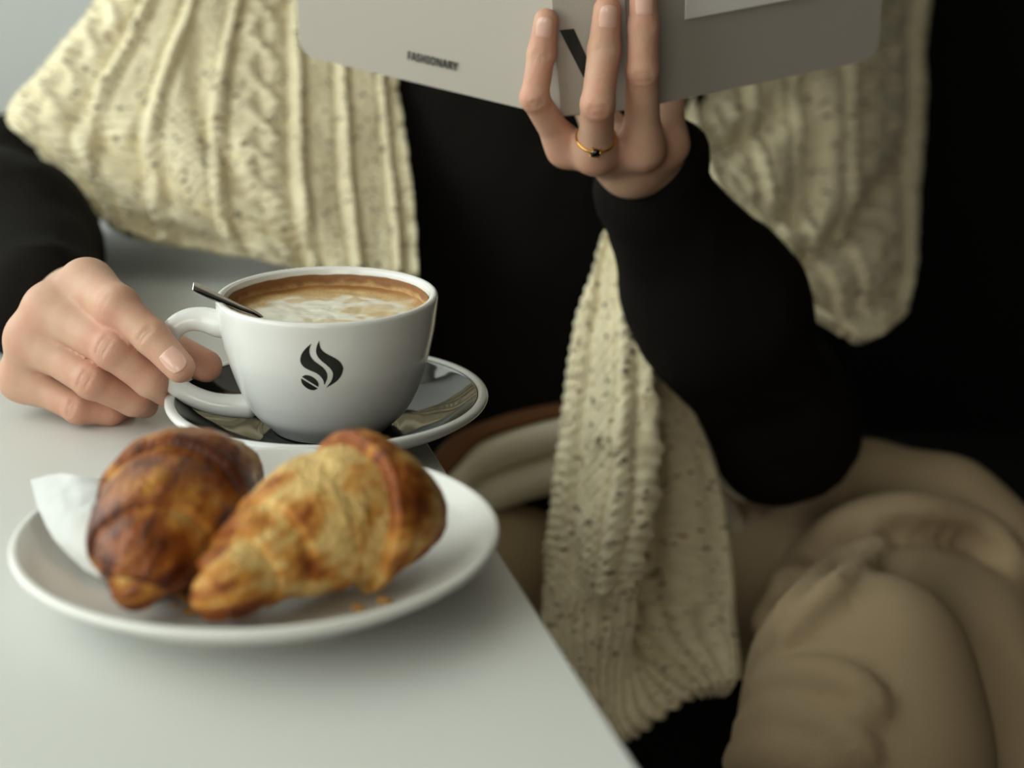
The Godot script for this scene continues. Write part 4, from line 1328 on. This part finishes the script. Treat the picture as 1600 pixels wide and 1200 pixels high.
func build_wrap(t: Node3D) -> void:
	var wrap := Node3D.new()
	wrap.name = "knitted_wrap"
	wrap.set_meta("label", "cream speckled cable-knit wrap")
	t.add_child(wrap, true)
	var s1 := [
		[Vector3(-0.2517, 1.0906, -1.7475), Vector3(-0.2155, 1.1009, -1.7614), Vector3(-0.1788, 1.1010, -1.7719), Vector3(-0.1409, 1.1010, -1.7719), Vector3(-0.1024, 1.0957, -1.7597), Vector3(-0.0750, 1.0906, -1.7475)],
		[Vector3(-0.2565, 1.0343, -1.5613), Vector3(-0.2177, 1.0389, -1.5627), Vector3(-0.1802, 1.0386, -1.5732), Vector3(-0.1471, 1.0384, -1.5836), Vector3(-0.1128, 1.0337, -1.5821), Vector3(-0.0828, 1.0340, -1.5717)],
		[Vector3(-0.2676, 0.9509, -1.3873), Vector3(-0.2265, 0.9560, -1.3784), Vector3(-0.1886, 0.9551, -1.3886), Vector3(-0.1558, 0.9533, -1.4090), Vector3(-0.1166, 0.9523, -1.4192), Vector3(-0.0852, 0.9523, -1.4192)],
		[Vector3(-0.2864, 0.9123, -1.3485), Vector3(-0.2394, 0.9095, -1.3371), Vector3(-0.1974, 0.9089, -1.3422), Vector3(-0.1562, 0.9069, -1.3573), Vector3(-0.1136, 0.9057, -1.3674), Vector3(-0.0812, 0.9050, -1.3724)],
		[Vector3(-0.3139, 0.8765, -1.3160), Vector3(-0.2558, 0.8708, -1.2984), Vector3(-0.2055, 0.8688, -1.2977), Vector3(-0.1527, 0.8624, -1.3114), Vector3(-0.1094, 0.8599, -1.3264), Vector3(-0.0772, 0.8574, -1.3413)],
		[Vector3(-0.3360, 0.8471, -1.3012), Vector3(-0.2694, 0.8338, -1.2707), Vector3(-0.2056, 0.8299, -1.2589), Vector3(-0.1498, 0.8229, -1.2724), Vector3(-0.1056, 0.8169, -1.2915), Vector3(-0.0692, 0.8160, -1.3069)],
		[Vector3(-0.3103, 0.8162, -1.2807), Vector3(-0.2571, 0.8005, -1.2494), Vector3(-0.1992, 0.7980, -1.2328), Vector3(-0.1434, 0.7919, -1.2414), Vector3(-0.0995, 0.7865, -1.2554), Vector3(-0.0637, 0.7850, -1.2707)],
		[Vector3(-0.2850, 0.7984, -1.2645), Vector3(-0.2499, 0.7841, -1.2388), Vector3(-0.1913, 0.7735, -1.2270), Vector3(-0.1343, 0.7627, -1.2235), Vector3(-0.0939, 0.7596, -1.2257), Vector3(-0.0597, 0.7588, -1.2286)]]
	part(wrap, "shoulder_panel", cloth(s1, 250, 310, 0.235, 0.31, 0.0, func(a, b): return knit(0, a + 0.012, b), [
		[[Vector2(0.10, 0.571), Vector2(0.2, 0.700), Vector2(0.33, 0.771), Vector2(0.43, 0.850), Vector2(0.6, 0.914), Vector2(0.75, 0.979)], 0.013, 0.011],
		[[Vector2(0.24, 0.686), Vector2(0.30, 0.729), Vector2(0.36, 0.757)], 0.009, 0.012],
		[[Vector2(0.33, 0.393), Vector2(0.40, 0.557), Vector2(0.46, 0.714), Vector2(0.57, 0.879)], 0.006, 0.008],
		[[Vector2(0.12, 0.871), Vector2(0.30, 0.943), Vector2(0.50, 0.979)], 0.007, 0.008],
		[[Vector2(0.30, 0.857), Vector2(0.45, 0.929), Vector2(0.62, 0.979)], -0.006, 0.009],
		[[Vector2(0.02, 0.729), Vector2(0.12, 0.814), Vector2(0.22, 0.886)], 0.006, 0.009]]), M.wool)
	var s3 := [
		[Vector3(0.1071, 1.0906, -1.7475), Vector3(0.1734, 1.0958, -1.7702), Vector3(0.2523, 1.0908, -1.7896), Vector3(0.3199, 1.0804, -1.8283)],
		[Vector3(0.1012, 1.0334, -1.5925), Vector3(0.1711, 1.0373, -1.6253), Vector3(0.2529, 1.0312, -1.6653), Vector3(0.3468, 1.0170, -1.7868)],
		[Vector3(0.1061, 0.9342, -1.4239), Vector3(0.1731, 0.9290, -1.4747), Vector3(0.2550, 0.9217, -1.5459), Vector3(0.3550, 0.9050, -1.7087)],
		[Vector3(0.1113, 0.8855, -1.3872), Vector3(0.1747, 0.8791, -1.4324), Vector3(0.2499, 0.8699, -1.4977), Vector3(0.3491, 0.8459, -1.6686)],
		[Vector3(0.1171, 0.8457, -1.3586), Vector3(0.1761, 0.8354, -1.3920), Vector3(0.2441, 0.8213, -1.4452), Vector3(0.3439, 0.7883, -1.6290)],
		[Vector3(0.1280, 0.8068, -1.3303), Vector3(0.1812, 0.7902, -1.3459), Vector3(0.2413, 0.7785, -1.3999), Vector3(0.3324, 0.7393, -1.5817)],
		[Vector3(0.1487, 0.7753, -1.2938), Vector3(0.1888, 0.7619, -1.2947), Vector3(0.2390, 0.7445, -1.3469), Vector3(0.3175, 0.7044, -1.5074)],
		[Vector3(0.1789, 0.7478, -1.2639), Vector3(0.2071, 0.7305, -1.2636), Vector3(0.2457, 0.7129, -1.3105), Vector3(0.2964, 0.6923, -1.4194)],
		[Vector3(0.2181, 0.7140, -1.2478), Vector3(0.2294, 0.7078, -1.2510), Vector3(0.2473, 0.6976, -1.2898), Vector3(0.2805, 0.6853, -1.3751)]]
	part(wrap, "shoulder_panel", cloth(s3, 170, 280, 0.17, 0.36, 0.0, func(a, b): return knit(2 if b > 0.325 else 0, a, b), [
		[[Vector2(0.5, 0.400), Vector2(0.56, 0.535), Vector2(0.46, 0.655), Vector2(0.16, 0.723)], 0.016, 0.014],
		[[Vector2(0.97, 0.535), Vector2(0.76, 0.677), Vector2(0.5, 0.753), Vector2(0.15, 0.820)], 0.014, 0.012],
		[[Vector2(0.45, 0.475), Vector2(0.25, 0.550), Vector2(0.08, 0.595)], 0.010, 0.010],
		[[Vector2(0.97, 0.835), Vector2(0.5, 0.880), Vector2(0.05, 0.895)], 0.009, 0.010]]), M.wool)
	var s2 := [
		[Vector3(0.0823, 0.8259, -1.2576), Vector3(0.0939, 0.8299, -1.2484), Vector3(0.1061, 0.8318, -1.2490), Vector3(0.1161, 0.8279, -1.2688), Vector3(0.1202, 0.8239, -1.2675)],
		[Vector3(0.0542, 0.7803, -1.2114), Vector3(0.0637, 0.7846, -1.2023), Vector3(0.0754, 0.7821, -1.1962), Vector3(0.0755, 0.7658, -1.2277), Vector3(0.0987, 0.7594, -1.2361)],
		[Vector3(0.0351, 0.7164, -1.1802), Vector3(0.0549, 0.7242, -1.1617), Vector3(0.0847, 0.7326, -1.1540), Vector3(0.0816, 0.7037, -1.2077), Vector3(0.1073, 0.6983, -1.2112)],
		[Vector3(0.0263, 0.6481, -1.1582), Vector3(0.0486, 0.6568, -1.1295), Vector3(0.0867, 0.6678, -1.1278), Vector3(0.0761, 0.6420, -1.1983), Vector3(0.1266, 0.6506, -1.1748)],
		[Vector3(0.0199, 0.5913, -1.1399), Vector3(0.0387, 0.6015, -1.1064), Vector3(0.0794, 0.6125, -1.1100), Vector3(0.0679, 0.5872, -1.1806), Vector3(0.1355, 0.5989, -1.1423)],
		[Vector3(0.0190, 0.5574, -1.1237), Vector3(0.0350, 0.5625, -1.0991), Vector3(0.0721, 0.5760, -1.1066), Vector3(0.0714, 0.5425, -1.1557), Vector3(0.1356, 0.5702, -1.1194)],
		[Vector3(0.0307, 0.5233, -1.1043), Vector3(0.0470, 0.5171, -1.0949), Vector3(0.0652, 0.5200, -1.1064), Vector3(0.0998, 0.5247, -1.1216), Vector3(0.1376, 0.5483, -1.1018)],
		[Vector3(0.0490, 0.5022, -1.0901), Vector3(0.0586, 0.5029, -1.0872), Vector3(0.0707, 0.5045, -1.0940), Vector3(0.1088, 0.5241, -1.1087), Vector3(0.1366, 0.5404, -1.0899)],
		[Vector3(0.0538, 0.4897, -1.1071), Vector3(0.0636, 0.4903, -1.1042), Vector3(0.0759, 0.4913, -1.1108), Vector3(0.1158, 0.5104, -1.1254), Vector3(0.1323, 0.5170, -1.1159)]]
	part(wrap, "hanging_end", cloth(s2, 170, 340, 0.145, 0.42, 0.0, func(a, b): return knit(2 if b > 0.220 + 0.03 * a / 0.145 else 0, a + 0.066, b), [
		[[Vector2(0.1, 0.42), Vector2(0.3, 0.56), Vector2(0.48, 0.62)], 0.006, 0.010],
		[[Vector2(0.28, 0.30), Vector2(0.42, 0.40), Vector2(0.38, 0.52)], -0.006, 0.012]]), M.wool)
